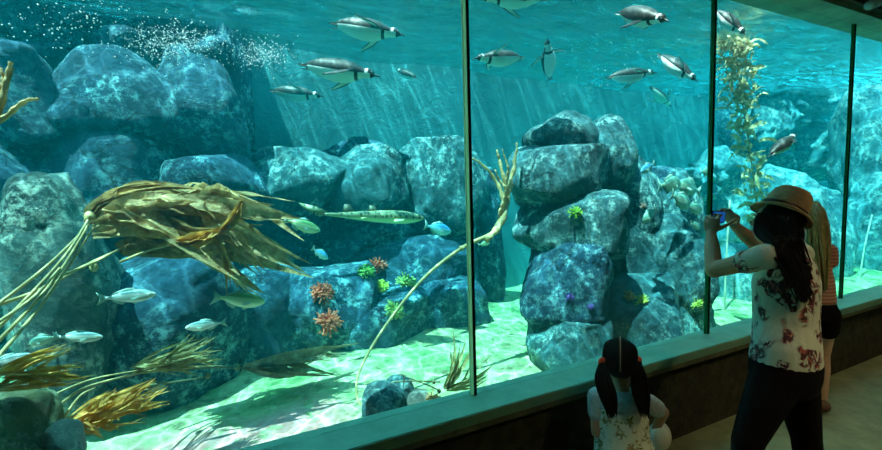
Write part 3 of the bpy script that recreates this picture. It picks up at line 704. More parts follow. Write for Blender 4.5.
# ------------------------------------------------------------------ fish
def fish_mats(name, back, side, belly):
    m, nt, out = nodes(name); p = N(nt, 'ShaderNodeBsdfPrincipled', Roughness=.3, Metallic=.2)
    c = objco(nt); sp = N(nt, 'ShaderNodeSeparateXYZ'); nt.links.new(c, sp.inputs[0])
    mr = nt.nodes.new('ShaderNodeMapRange'); mr.inputs[1].default_value = -.15; mr.inputs[2].default_value = .15; nt.links.new(sp.outputs[2], mr.inputs[0])
    nt.links.new(ramp(nt, mr.outputs[0], [(.25, belly), (.5, side), (.64, side), (.74, back)]), p.inputs['Base Color'])
    b = N(nt, 'ShaderNodeBump', Strength=.3, Distance=.01); nt.links.new(vor(nt, c, 45), b.inputs['Height']); nt.links.new(b.outputs[0], p.inputs['Normal'])
    nt.links.new(p.outputs[0], out.inputs[0]); return m
fm_silver = fish_mats('fish_silver', (.22, .40, .42), (.85, .92, .88), (.98, .98, .94))
fm_green = fish_mats('fish_green', (.18, .36, .14), (.50, .70, .38), (.85, .9, .6))
fm_blue = fish_mats('fish_blue', (.10, .45, .85), (.30, .75, .95), (.6, .9, .95))
fm_pale = fish_mats('fish_pale', (.20, .42, .34), (.38, .58, .44), (.62, .75, .6))
finD = mat('shark_fin', (.08, .09, .05), .5); fin = mat('fish_fin', (.45, .62, .55), .5, trans=.4); eye = mat('fish_eye', (.01, .01, .01), .2); eyer = mat('fish_eye_ring', (.8, .75, .5), .3)
def prism(bm, pts, th, mi):
    """pts in XZ, thickness along Y, pinched rim"""
    c = Vector((sum(p[0] for p in pts) / len(pts), 0, sum(p[1] for p in pts) / len(pts)))
    rim = [bm.verts.new((p[0], 0, p[1])) for p in pts]
    a = bm.verts.new(c + Vector((0, th, 0))); b = bm.verts.new(c - Vector((0, th, 0)))
    for i in range(len(pts)):
        for f in (bm.faces.new((rim[i], rim[(i + 1) % len(pts)], a)), bm.faces.new((rim[(i + 1) % len(pts)], rim[i], b))): f.material_index = mi
def fish_mesh(name, hgt, m, shark=False):
    bm = bmesh.new(); seg = 20; rings = []
    if shark: prof = [(-.34, .16), (-.2, .36), (-.05, .62), (.1, .84), (.25, .95), (.36, .85), (.44, .55), (.48, .3), (.5, .05)]
    else: prof = [(-.36, .22), (-.30, .24), (-.2, .46), (-.08, .76), (.06, .97), (.18, 1.0), (.30, .86), (.40, .60), (.46, .36), (.49, .18), (.5, .04)]
    P = spline([Vector((a, b, 0)) for a, b in prof], 34)
    for v in P:
        h = max(.02, v.y) * hgt; rings.append((Vector((v.x, 0, -.01 * (shark is True))), Vector((0, h * (.9 if shark else .42), 0)), Vector((0, 0, h))))
    loft(bm, rings, seg, mi=0)
    h = hgt
    if shark:
        prism(bm, [(-.30, .012), (-.40, .05), (-.52, .07), (-.46, .01), (-.36, -.03), (-.32, -.012)], .004, 0)
        for x in (.06, -.14): prism(bm, [(x + .06, 0), (x + .0, h * 1.35), (x - .04, h * 1.3), (x - .05, 0)], .004, 1)
        for s in (1, -1):
            flat_limb(bm, [Vector((.28, s * .03, -.02)), Vector((.24, s * .09, -.035)), Vector((.19, s * .15, -.04))], [.05, .035, .01], .004, Vector((0, 0, 1)), 0)
            flat_limb(bm, [Vector((-.02, s * .02, -.02)), Vector((-.05, s * .06, -.03))], [.03, .01], .004, Vector((0, 0, 1)), 0)
            ball(bm, Vector((.44, s * h * .5, h * .22)), .006, 8, mi=2)
    else:
        prism(bm, [(-.33, h * .2), (-.42, h * .62), (-.52, h * 1.05), (-.47, h * .35), (-.455, 0), (-.47, -h * .35), (-.52, -h * 1.05), (-.42, -h * .62), (-.33, -h * .2)], .006, 1)
        prism(bm, [(.18, h * .9), (.12, h * 1.28), (0, h * 1.32), (-.15, h * .95), (-.26, h * .55), (-.25, h * .3), (0, h * .8)], .004, 1)
        prism(bm, [(-.02, -h * .8), (-.08, -h * 1.25), (-.18, -h * .95), (-.26, -h * .5), (-.2, -h * .3)], .004, 1)
        prism(bm, [(.20, -h * .9), (.14, -h * 1.3), (.08, -h * 1.2), (.10, -h * .85)], .004, 1)
        for s in (1, -1):
            flat_limb(bm, [Vector((.22, s * h * .38, -h * .15)), Vector((.14, s * h * .6, -h * .3)), Vector((.07, s * h * .75, -h * .4))], [h * .12, h * .2, h * .08], .003, Vector((0, s, .3)), 1)
            ball(bm, Vector((.395, s * h * .235, h * .16)), (.020, .008, .020), 10, mi=3); ball(bm, Vector((.395, s * h * .25, h * .16)), (.013, .008, .013), 10, mi=2)
    me = bpy.data.meshes.new(name); bmesh.ops.recalc_face_normals(bm, faces=bm.faces); bm.to_mesh(me); bm.free()
    for x in (m, finD if shark else fin, eye, eyer): me.materials.append(x)
    for p in me.polygons: p.use_smooth = True
    return me
m_, nt_, out_ = nodes('leopard_shark_skin'); p_ = N(nt_, 'ShaderNodeBsdfPrincipled', Roughness=.4); c_ = objco(nt_, (1, 1, 1))
sp_ = N(nt_, 'ShaderNodeSeparateXYZ'); nt_.links.new(c_, sp_.inputs[0])
spots = ramp(nt_, vor(nt_, objco(nt_, (1, 1, .6)), 42), [(.34, (.04, .05, .03)), (.42, (.28, .30, .16))])
mr_ = nt_.nodes.new('ShaderNodeMapRange'); mr_.inputs[1].default_value = -.012; mr_.inputs[2].default_value = -.034; nt_.links.new(sp_.outputs[2], mr_.inputs[0])
nt_.links.new(mixc(nt_, mr_.outputs[0], spots, (.85, .9, .45)), p_.inputs['Base Color']); nt_.links.new(p_.outputs[0], out_.inputs[0])
FM = dict(s=fish_mesh('fish_silver', .135, fm_silver), g=fish_mesh('fish_green', .16, fm_green), b=fish_mesh('fish_blue', .19, fm_blue), p=fish_mesh('fish_pale', .23, fm_pale), k=fish_mesh('shark', .058, m_, True))
def fish(tail, head, Y, kind, label, lean=0, cat='fish', group='fish in the tank', name='fish', roll=0):
    a, b = PY(tail[0], tail[1], Y), PY(head[0], head[1], Y + lean)
    o = link(name, FM[kind]); ax = (b - a).normalized()
    orient(o, (a + b) / 2, ax, Matrix.Rotation(roll, 3, ax) @ Vector((0, 0, 1)), (b - a).length)
    return tag(o, label, cat, group)
fish((97, 299), (156, 294), 2.9, 's', 'silver fish swimming right under the drooping kelp fronds')
fish((212, 297), (265, 302), 3.3, 'g', 'greenish fish swimming right beneath the tips of the kelp fronds')
fish((227, 322), (185, 328), 2.9, 's', 'silver-blue fish swimming left in front of the huge dark boulder')
fish((52, 337), (103, 337), 2.7, 's', 'silver fish swimming right above the orange kelp tuft')
fish((58, 336), (29, 344), 2.8, 'p', 'small pale oval fish just left of the silver one above the orange tuft')
fish((-22, 368), (36, 355), 2.35, 's', 'silver fish cut off by the left edge above the orange kelp')
fish((424, 225), (451, 232), 4.2, 'b', 'bright blue fish swimming right near the rock shelf')
fish((312, 248), (328, 259), 4.0, 'b', 'small blue fish at the end of the kelp fronds')
fish((283, 219), (320, 231), 3.6, 'g', 'slim yellow-green fish emerging from the kelp frond tips')
fish((301, 212), (424, 217), 4.1, 'k', 'spotted slender shark with pale belly hovering before the dark hollow', cat='shark', group=None, name='shark')
fish((655, 163), (641, 172), 2.75, 'b', 'blue fish above the right shoulder of the middle rock pile')
fish((658, 186), (681, 183), 2.8, 'p', 'pale green fish swimming right over the upright boulder')
fish((701, 192), (678, 184), 2.85, 'p', 'pale fish swimming left beside the second mullion')
fish((671, 194), (690, 206), 2.75, 'p', 'pale fish nosing down before the upright boulder')
fish((656, 208), (643, 222), 2.7, 'p', 'bright pale fish turned head down left of the upright boulder')
fish((686, 206), (702, 210), 2.8, 'p', 'small pale fish close to the raised hands')
fish((700, 172), (712, 172), 3.0, 'p', 'tiny pale fish at the edge of the small bright-topped boulder')
fish((690, 223), (700, 228), 2.8, 'p', 'tiny pale fish below the one close to the hands')
fish((478, 245), (490, 243), 3.6, 'g', 'small green fish behind the curve of the long kelp stalk')
fish((775, 150), (795, 148), 4.9, 'g', 'dim greenish fish behind the upward-swimming penguin')

# starfish on the bottom and bubbles
bm = bmesh.new(); q = random.Random(5)
def cloud(cx, cy, sx, sy, n, Y0, Y1, r0, r1):
    for i in range(n):
        p = PY(cx + q.gauss(0, sx), cy + q.gauss(0, sy), q.uniform(Y0, Y1))
        if p.z > SURF - .08 or p.z < .2: continue
        bmesh.ops.create_icosphere(bm, subdivisions=1, radius=q.uniform(r0, r1), matrix=Matrix.Translation(p))
cloud(175, 42, 28, 10, 900, 2.6, 3.4, .001, .0042); cloud(262, 55, 14, 8, 500, 2.8, 3.4, .001, .0042); cloud(60, 20, 50, 14, 140, 2.5, 3.5, .002, .005); cloud(640, 60, 40, 30, 90, 2.5, 3.6, .002, .006); cloud(735, 25, 14, 14, 90, 3, 3.6, .003, .006)
bub = mat('air_bubbles', (.95, .97, 1), .15, spec=1)
tag(link('bubbles', bm, bub), 'trails of tiny white air bubbles under the surface', 'bubbles', kind='stuff')

# ------------------------------------------------------------------ people
skin = mat('skin', (.52, .30, .18), .5, .05, 80, .1, 10); skin2 = mat('skin_fair', (.62, .38, .26), .5, .05, 80, .1, 10)
hairb = mat('hair_black', (.006, .005, .004), .5, .9, 90, .4, 30, spec=.25, stretch=(6, 6, .5)); hairl = mat('hair_blond', (.55, .45, .18), .45, .9, 90, .5, 40, stretch=(5, 5, .4))
blackc = mat('cloth_black', (.004, .004, .005), .95, .2, 90, spec=.1)
def print_mat(name, base, c1, c2, sc, thr):
    m, nt, out = nodes(name); p = N(nt, 'ShaderNodeBsdfPrincipled', Roughness=.85); c = objco(nt, world=True)
    n1 = noi(nt, c, sc, 5, .65, 1.2); n2 = noi(nt, c, sc * 2.3, 3, .6, .5); n3 = noi(nt, c, sc * .45, 1, .5)
    mk = ramp(nt, n1, [(thr, 0), (thr + .02, 1)]); area = ramp(nt, n3, [(.47, 0), (.52, 1)])
    mk = mixc(nt, 1, mk, area, 'MULTIPLY')
    pc = ramp(nt, n2, [(.45, c1), (.55, c2)], 'CONSTANT')
    nt.links.new(mixc(nt, mk, base, pc), p.inputs['Base Color'])
    b = N(nt, 'ShaderNodeBump', Strength=.5, Distance=.02); nt.links.new(noi(nt, objco(nt, (1, 1, .35), True), 18, 3, .5, .8), b.inputs['Height']); nt.links.new(b.outputs[0], p.inputs['Normal'])
    nt.links.new(p.outputs[0], out.inputs[0]); return m
blouse = print_mat('blouse_floral', (.55, .62, .52), (.07, .02, .03), (.36, .10, .09), 22, .475)
dress = print_mat('dress_floral', (.72, .78, .66), (.34, .27, .10), (.16, .22, .10), 44, .50)
def stripes(name, a, b, sc):
    m, nt, out = nodes(name); p = N(nt, 'ShaderNodeBsdfPrincipled', Roughness=.85); w = N(nt, 'ShaderNodeTexWave', Scale=sc, Distortion=1.5); w.bands_direction = 'Z'
    nt.links.new(objco(nt, world=True), w.inputs[0]); nt.links.new(ramp(nt, w.outputs[0], [(.4, a), (.6, b)]), p.inputs['Base Color']); nt.links.new(p.outputs[0], out.inputs[0]); return m
def sect(bm, rows, side, fwd, seg=24):
    """rows: (centre, half width along side, half depth along fwd)"""
    rings = [(c, side * w, fwd * d) for c, w, d in rows]; loft(bm, rings, seg)
def hand(bm, wrist, d, n, thumb_side, L=.165, curl=(.6, .7, .4), spread=.1, thumb_curl=.4):
    """d finger direction, n palm normal (fingers curl towards n), thumb_side +-1 along d x n"""
    d = d.normalized(); n = (n - d * n.dot(d)).normalized(); s = d.cross(n) * thumb_side
    pl = L * .5; pw = L * .23
    rings = []
    for t, w, th in ((0, .55, .075), (.25, .85, .085), (.6, 1.0, .08), (1.0, .98, .065)):
        rings.append((wrist + d * pl * t, s * pw * w, n * L * th))
    loft(bm, rings, 16); ball(bm, wrist, L * .12, 10)
    for i, (off, ln) in enumerate(((.72, .43), (.25, .48), (-.24, .45), (-.70, .36))):
        p = wrist + d * pl * (.93 - .04 * abs(i - 1)) + s * pw * off; ang = 0; fd = (d + s * spread * off).normalized(); r = L * .048
        chain = [(p, r * 1.05)]
        for sg, c in zip((.42, .32, .26), curl):
            ang += c; v = fd * math.cos(ang) + n * math.sin(ang); p = p + v * L * ln * sg; r *= .93; chain.append((p.copy(), r))
        limb(bm, chain, 8)
    p = wrist + d * pl * .30 + s * pw * .70; r = L * .06; chain = [(p, r * 1.15)]
    v = (d * .55 + s * .75 + n * .35).normalized()
    for sg, k in ((.26, 0), (.22, thumb_curl), (.17, thumb_curl * 2)):
        vv = (v + (n * .8 + d * .6 - s * .3) * k).normalized(); p = p + vv * L * sg; chain.append((p.copy(), r)); r *= .9
    limb(bm, chain, 8)
def head(bm, c, face, up, H=.22):
    f = (face - up * face.dot(up)).normalized(); up = up.normalized(); s = up.cross(f)
    R = Matrix((f, s, up)).transposed()
    ball(bm, c + up * H * .10 - f * H * .05, (H * .43, H * .345, H * .40), 24, R)
    ball(bm, c - up * H * .18 + f * H * .10, (H * .30, H * .27, H * .33), 20, R)      # jaw
    ball(bm, c - up * H * .40 + f * H * .23, (H * .09, H * .11, H * .08), 12, R)      # chin
    tube(bm, [c + up * H * .06 + f * H * .36, c - up * H * .08 + f * H * .47, c - up * H * .13 + f * H * .42], [H * .035, H * .065, H * .06], 10)  # nose
    for k in (1, -1):
        ball(bm, c - f * H * .02 + s * k * H * .35 - up * H * .02, (H * .07, H * .035, H * .13), 10, R)    # ears
        ball(bm, c + f * H * .335 + s * k * H * .15 + up * H * .13, (H * .06, H * .10, H * .03), 10, R)   # brows
    for q_ in (-.225, -.265): ball(bm, c + f * H * .385 - up * H * (-q_), (H * .05, H * .115, H * .022), 10, R)  # lips
    return f, s, up
def face_bits(par, c, f, s, up, H=.22):
    for k in (1, -1): bm = bmesh.new(); ball(bm, c + f * H * .345 + s * k * H * .15 + up * H * .045, (H * .05, H * .07, H * .035), 10, Matrix((f, s, up)).transposed()); link('eye', bm, mat('eye_white', (.5, .45, .42), .2), par)
    bm = bmesh.new(); ball(bm, c + f * H * .405 - up * H * .245, (H * .035, H * .10, H * .025), 10, Matrix((f, s, up)).transposed()); link('lips', bm, mat('lip', (.45, .15, .12), .4), par)
def strands(bm, paths, r, seg=6, n=18):
    for pts in paths:
        P = spline(pts, n); tube(bm, P, [r * (1 - .75 * (i / n) ** 2) for i in range(n + 1)], seg)
def floor_pt(p): return Vector((p.x, p.y, 0))

# --- woman with the hat
W = empty('person', floor_pt(PD(784, 300, 1.87)), 'person in a floral blouse and straw hat holding up a phone with both hands', 'person')
shL, shR = PD(766, 257, 1.76), PD(800, 254, 2.02); neck = PD(787, 247, 1.88); hc = PD(776, 223, 1.88)
side = (shR - shL); side.z = 0; side.normalize(); fwdv = Vector((0, 0, 1)).cross(side)
if fwdv.dot(to_world(Vector((-1, 0, .7)))) < 0: fwdv = -fwdv
elL, wrL = PD(714, 270, 1.95), PD(711, 234, 2.06)
elR, wrR = PD(766, 253, 2.20), PD(735, 226, 2.14)
pel = PD(785, 362, 1.88)
hipL, hipR = pel - side * .085 - Vector((0, 0, .02)), pel + side * .085 - Vector((0, 0, .02))
knL, knR = PD(748, 440, 1.80), PD(806, 438, 1.98)
anL, anR = PD(741, 520, 1.80), PD(812, 512, 2.02)
anL.z = .09; anR.z = .09
face = (PD(716, 214, 2.1) - hc).normalized(); upv = (Vector((0, 0, 1)) - face * face.z).normalized()
bm = bmesh.new()
f_, s_, u_ = head(bm, hc, face, upv, .205)
tube(bm, [hc - Vector((0, 0, .08)) - fwdv * .01, neck, neck - Vector((0, 0, .05))], [.052, .055, .07], 14)
chest = neck - Vector((0, 0, .16))
sect(bm, [(neck - Vector((0, 0, .02)), .09, .06), (neck - Vector((0, 0, .07)), .155, .085), (chest, .15, .10), (chest.lerp(pel, .5), .125, .09), (pel + Vector((0, 0, .05)), .15, .105), (pel - Vector((0, 0, .06)), .15, .10)], side, fwdv)
limb(bm, [(shL, .048), (elL, .036)]); limb(bm, [(elL, .038), (wrL.lerp(elL, .35), .034), (wrL, .024)])
limb(bm, [(shR, .048), (elR, .036)]); limb(bm, [(elR, .038), (wrR.lerp(elR, .35), .034), (wrR, .024)])
phc = PD(718, 217, 2.11)
pn = (hc - phc).normalized(); plong = (PD(740, 217, 2.32) - PD(706, 217, 2.0)).normalized(); plong = (plong - pn * plong.dot(pn)).normalized(); pup = pn.cross(plong); 
if pup.z < 0: pup = -pup
hand(bm, wrL, (PD(710, 214, 2.07) - wrL) * 1.0 + plong * .02, plong - pn * .3, 1 if ((PD(710, 214, 2.07) - wrL).cross(plong)).dot(pn) > 0 else -1, .16, (.35, .75, .5))
dR = (PD(727, 212, 2.14) - wrR)
hand(bm, wrR, dR, -plong - pn * .25, 1 if (dR.cross(-plong)).dot(pn) > 0 else -1, .16, (.3, .8, .6), thumb_curl=.5)
for hp, kn, an in ((hipL, knL, anL), (hipR, knR, anR)):
    limb(bm, [(hp, .085), (hp.lerp(kn, .5), .068), (kn, .05)], 16); limb(bm, [(kn, .05), (kn.lerp(an, .3), .050), (an, .032)], 14)
    limb(bm, [(an - Vector((0, 0, .045)), .035), (an + fwdv * .13 - Vector((0, 0, .06)), .028)])
remesh(link('body', bm, skin, W), .0045, 3)
face_bits(W, hc, f_, s_, u_, .205)
bm = bmesh.new()
up_ = Vector((0, 0, 1))
sect(bm, [(neck - up_ * .005, .085, .062), (neck - up_ * .035, .125, .078), (neck - up_ * .075, .172, .098), (chest, .168, .122), (chest.lerp(pel, .45), .155, .118), (pel + up_ * .10, .165, .122), (pel + up_ * .02, .172, .130), (pel - up_ * .005, .172, .128)], side, fwdv, 32)
for a, b in ((shL, elL), (shR, elR)):
    limb(bm, [(a + up_ * .002, .056), (a.lerp(b, .25), .052), (a.lerp(b, .36), .053)], 16)
bl_ = remesh(link('blouse', bm, blouse, W), .008, 4)
bm = bmesh.new()
sect(bm, [(pel + up_ * .08, .16, .118), (pel + up_ * .0, .178, .132), (pel - up_ * .06, .178, .130), (pel - up_ * .12, .165, .12)], side, fwdv, 24)
for hp, kn, an in ((hipL, knL, anL), (hipR, knR, anR)):
    limb(bm, [(hp - up_ * .02, .104), (hp.lerp(kn, .5), .083), (kn, .062), (kn.lerp(an, .3), .060), (an.lerp(kn, .1), .044)], 16)
remesh(link('trousers', bm, blackc, W), .009, 3)
for an in (anL, anR):
    bm = bmesh.new(); limb(bm, [(an - up_ * .045 - fwdv * .03, .042), (an + fwdv * .06 - up_ * .05, .040), (an + fwdv * .15 - up_ * .055, .035)], 14)
    remesh(link('shoe', bm, blackc, W), .008, 2)
# hair: smooth cap plus long strands down the back
bm = bmesh.new(); ball(bm, hc + u_ * .022 - f_ * .018, (.089, .078, .084), 24, Matrix((f_, s_, u_)).transposed())
q = random.Random(9); paths = []
for i in range(150):
    a = q.uniform(-1.0, 2.6)          # around the back of the head
    rad = q.uniform(.85, 1.03)
    base = hc - f_ * .075 * rad * math.cos(a * .8 - .6) + s_ * .078 * rad * math.sin(a * 1.0 - .8) * 1.0 - u_ * .0
    tgt = PD(q.uniform(797, 813), q.uniform(262, 304), q.uniform(1.72, 1.76))
    mid = PD(q.uniform(772, 803), q.uniform(240, 258), 1.74 + q.uniform(-.02, .06))
    paths.append([base + u_ * .02, base - up_ * .07 - f_ * .01, mid, tgt])
vs = 1 if s_.dot(CAMP - hc) > 0 else -1
for i in range(120):
    fx = q.uniform(-.085, .048)
    base = hc + s_ * vs * (.080 + .006 * q.random()) + f_ * fx + u_ * q.uniform(.0, .05)
    paths.append([base, base - up_ * .075 - f_ * .012 + s_ * vs * .004, PD(q.uniform(774, 798), q.uniform(252, 262), 1.715 + q.uniform(-.01, .03)), PD(q.uniform(797, 812), q.uniform(270, 302), 1.71)])
strands(bm, paths, .0085)
link('hair', bm, hairb, W)
# hat: tilted straw fedora
tilt = to_world(Vector((.50, -.85, -.02))).normalized()          # crown axis leaning back
hcen = hc + tilt * .046
hf = (to_world(Vector((-1, 0, .55))) ); hf = (hf - tilt * hf.dot(tilt)).normalized(); hs = tilt.cross(hf)
straw = mat('hat_straw', (.62, .42, .22), .8, .5, 120, .15, 20); band = mat('hat_band', (.02, .018, .015), .7)
bm = bmesh.new(); rows = []
for (r, h) in [(.138, -.012), (.142, -.006), (.140, .000), (.118, .003), (.096, .010), (.095, .03), (.091, .08), (.083, .122), (.070, .138), (.045, .132), (.015, .120)]:
    rows.append((r, h))
seg = 48; RR = []
for r, h in rows:
    ring = []; r *= .84; h *= .88
    for k in range(seg):
        a = 2 * math.pi * k / seg; ca, sa = math.cos(a), math.sin(a)
        ex = 1.06 if r < .095 else 1.0
        brim = (r > .095) * ((r - .095) / .04) * (.014 * (sa * sa) * 1.6 - .012 * max(0, ca))
        pinch = 1 - (.22 * max(0, ca) ** 2 if .06 < h < .2 else 0)
        dent = -.018 * math.exp(-(sa * r / .02) ** 2) if h > .10 else 0
        ring.append(bm.verts.new(hcen + hf * r * ca * ex + hs * r * sa * (.93 if r < .095 else .95) * pinch + tilt * (h + brim + dent)))
    RR.append(ring)
for i in range(len(RR) - 1):
    for k in range(seg): bm.faces.new((RR[i][k], RR[i][(k + 1) % seg], RR[i + 1][(k + 1) % seg], RR[i + 1][k]))
bm.faces.new(RR[-1])
hat = link('hat', bm, straw, W); sm = hat.modifiers.new('t', 'SOLIDIFY'); sm.thickness = .004; sm.offset = 0
bm = bmesh.new(); B = []
for r, h in ((.0995, .008), (.1015, .012), (.1000, .040), (.0960, .043)):
    r *= .84; h *= .88
    B.append([bm.verts.new(hcen + hf * r * math.cos(a) * 1.06 + hs * r * math.sin(a) * .93 + tilt * h) for a in [2 * math.pi * k / seg for k in range(seg)]])
for i in range(3):
    for k in range(seg): bm.faces.new((B[i][k], B[i][(k + 1) % seg], B[i + 1][(k + 1) % seg], B[i + 1][k]))
link('hat_band', bm, band, hat)
# phone
M = Matrix((plong, pup, pn)).transposed().to_4x4(); M.translation = phc
ph = empty('phone', phc, 'small phone held up in both hands by the person in the straw hat', 'phone')
bm = bmesh.new(); box(bm, (-.060, -.031, -.004), (.060, .031, .004)); bmesh.ops.bevel(bm, geom=bm.edges[:], offset=.003, segments=2, affect='EDGES'); bm.transform(M); link('case', bm, mat('phone_case', (.03, .03, .035), .3), ph, False)
m_, nt_, out_ = nodes('phone_screen'); em = N(nt_, 'ShaderNodeEmission', Strength=.35); em.inputs[0].default_value = (.05, .25, .9, 1)
nt_.links.new(ramp(nt_, noi(nt_, objco(nt_), 30), [(.35, (.01, .10, .6)), (.7, (.03, .30, 1))]), em.inputs[0]); nt_.links.new(em.outputs[0], out_.inputs[0])
bm = bmesh.new(); box(bm, (-.050, -.027, .0035), (.050, .027, .0048)); bm.transform(M); link('screen', bm, m_, ph, False)

# --- second person beyond
W2 = empty('person', floor_pt(PD(812, 300, 2.9)), 'person with a long blond ponytail, striped top and dark shorts standing behind the hatted one', 'person')
DZ = 2.88
hc2 = PD(804, 219, DZ + .05); nk = PD(808, 240, DZ); pl2 = PD(812, 309, DZ); sd = to_world(Vector((1, 0, -.45))); sd.z = 0; sd.normalize(); fw = up_.cross(sd)
if fw.y < 0: fw = -fw
bm = bmesh.new(); fa, sa_, ua = head(bm, hc2, fw + Vector((0, 0, -.05)), up_, .21)
tube(bm, [hc2 - up_ * .07, nk, nk - up_ * .05], [.045, .05, .06], 12)
sect(bm, [(nk - up_ * .02, .07, .05), (nk - up_ * .06, .13, .075), (nk - up_ * .16, .13, .09), (pl2 + up_ * .2, .11, .08), (pl2 + up_ * .05, .13, .09), (pl2 - up_ * .05, .13, .09)], sd, fw)
for k, (el, wr) in ((1, (PD(824, 272, DZ + .08), PD(819, 266, DZ + .26))), (-1, (PD(795, 272, DZ + .08), PD(806, 266, DZ + .26)))):
    sh = nk - up_ * .07 + sd * k * .115
    limb(bm, [(sh, .042), (el, .034)]); limb(bm, [(el, .034), (wr, .022)]); hand(bm, wr, fw + up_ * .6, -sd * k, 1 if k < 0 else -1, .15, (.5, .7, .5))
ft = {1: PD(822, 409, DZ + .02), -1: PD(792, 412, DZ - .02)}
for k in (1, -1):
    hp = pl2 + sd * k * .07 - up_ * .03; an = floor_pt(ft[k]) + up_ * .085; kn = hp.lerp(an, .5) + fw * .03
    limb(bm, [(hp, .078), (hp.lerp(kn, .5), .062), (kn, .045)], 14); limb(bm, [(kn, .046), (kn.lerp(an, .35), .046), (an, .028)], 12)
    limb(bm, [(an - up_ * .045, .03), (an + fw * .12 - up_ * .058, .024)])
remesh(link('body', bm, skin2, W2), .006, 3); face_bits(W2, hc2, fa, sa_, ua, .21)
bm = bmesh.new(); sect(bm, [(nk - up_ * .01, .075, .055), (nk - up_ * .05, .125, .088), (nk - up_ * .16, .125, .10), (pl2 + up_ * .2, .115, .10), (pl2 + up_ * .06, .128, .105), (pl2 + up_ * .05, .128, .10)], sd, fw, 28)
for k in (1, -1): limb(bm, [(nk - up_ * .07 + sd * k * .115, .050), (nk - up_ * .15 + sd * k * .125, .046)])
remesh(link('top', bm, stripes('striped_top', (.50, .30, .22), (.34, .14, .11), 13), W2), .009, 3)
bm = bmesh.new(); sect(bm, [(pl2 + up_ * .06, .128, .10), (pl2, .138, .11), (pl2 - up_ * .06, .138, .11)], sd, fw, 24)
for k in (1, -1):
    hp = pl2 + sd * k * .07 - up_ * .03; limb(bm, [(hp, .088), (hp - up_ * .10 + sd * k * .005, .080)], 14)
remesh(link('shorts', bm, blackc, W2), .01, 2)
for k in (1, -1):
    an = floor_pt(ft[k]); bm = bmesh.new(); limb(bm, [(an + up_ * .045 - fw * .03, .040), (an + fw * .06 + up_ * .04, .038), (an + fw * .13 + up_ * .035, .032)], 12)
    remesh(link('shoe', bm, mat('shoe_brown', (.16, .08, .05), .6), W2), .008, 2)
bm = bmesh.new(); ball(bm, hc2 + up_ * .02 - fw * .012, (.090, .085, .098), 22); q = random.Random(4); paths = []
ball(bm, PD(815, 205, DZ - .06), .03, 12)
for i in range(110):
    a = q.uniform(0, 6.28); r = q.uniform(0, 1) ** .5
    b0 = PD(815, 204, DZ - .07); w = (math.cos(a) * r, math.sin(a) * r)
    paths.append([b0 + sd * w[0] * .02 - fw * .01, PD(817, 214, DZ - .12) + sd * w[0] * .045 + fw * w[1] * .03, PD(819, 242, DZ - .13) + sd * w[0] * .06 + fw * w[1] * .03, PD(822 + w[0] * 6, 282 + q.uniform(-14, 10), DZ - .12) + fw * w[1] * .02])
strands(bm, paths, .007)
link('hair', bm, hairl, W2)

# --- child
DC = 1.98
C = empty('person', floor_pt(PD(624, 400, DC)), 'small child with black pigtails in a floral dress, seen from behind at the sill', 'person')
hcc = PD(620, 361, DC); nkc = PD(622, 390, DC + .0); sdc = to_world(Vector((1, 0, -.42))); sdc.z = 0; sdc.normalize(); fc = up_.cross(sdc)
if fc.y < 0: fc = -fc
plc = PD(628, 468, DC)
bm = bmesh.new(); fa, sa_, ua = head(bm, hcc, fc - up_ * .35, (up_ + fc * .3).normalized(), .195)
tube(bm, [hcc - up_ * .06, nkc, nkc - up_ * .04], [.036, .036, .05], 12)
sect(bm, [(nkc - up_ * .01, .05, .04), (nkc - up_ * .045, .105, .06), (nkc - up_ * .14, .10, .07), (plc + up_ * .05, .10, .075), (plc - up_ * .06, .10, .075)], sdc, fc)
shl, shr = nkc - up_ * .055 - sdc * .115, nkc - up_ * .05 + sdc * .118
ell, wrl = PD(597, 432, DC + .03), PD(606, 425, DC + .17)
elr, wrr = PD(662, 416, DC + .02), PD(662, 440, DC - .04)
elr = PD(663, 412, DC + .01); wrr = PD(656, 428, DC + .06)
limb(bm, [(shl, .034), (ell, .028)]); limb(bm, [(ell, .028), (wrl, .019)]); hand(bm, wrl, fc + up_ * .5, sdc, -1, .10, (.5, .6, .4))
limb(bm, [(shr, .034), (elr, .028)]); limb(bm, [(elr, .028), (wrr, .020)]); hand(bm, wrr, -up_ * .9 + fc * .2 + sdc * .3, -fc, 1, .10, (.5, .8, .6))
for k in (1, -1):
    hp = plc + sdc * k * .055 - up_ * .03; an = floor_pt(plc) + sdc * k * .07 + up_ * .06; kn = hp.lerp(an, .5) + fc * .02
    limb(bm, [(hp, .055), (kn, .038)]); limb(bm, [(kn, .038), (kn.lerp(an, .35), .036), (an, .025)])
remesh(link('body', bm, skin, C), .0045, 3); face_bits(C, hcc, fa, sa_, ua, .195)
bm = bmesh.new()
sect(bm, [(nkc - up_ * .0, .062, .052), (nkc - up_ * .04, .108, .07), (nkc - up_ * .12, .118, .085), (nkc - up_ * .22, .125, .09), (plc + up_ * .02, .155, .11), (plc - up_ * .12, .19, .13), (plc - up_ * .2, .2, .14)], sdc, fc, 32)
remesh(link('dress', bm, dress, C), .007, 3)
greyc = mat('tshirt_grey', (.42, .46, .46), .9, .3, 120, .25, 60)
bm = bmesh.new(); sect(bm, [(nkc + up_ * .005, .055, .046), (nkc - up_ * .03, .108, .072), (nkc - up_ * .075, .124, .083), (nkc - up_ * .085, .122, .08)], sdc, fc, 28)
limb(bm, [(shl + up_ * .004, .044), (shl.lerp(ell, .45), .043)]); limb(bm, [(shr + up_ * .004, .044), (shr.lerp(elr, .5), .043)])
remesh(link('tshirt', bm, greyc, C), .006, 2)
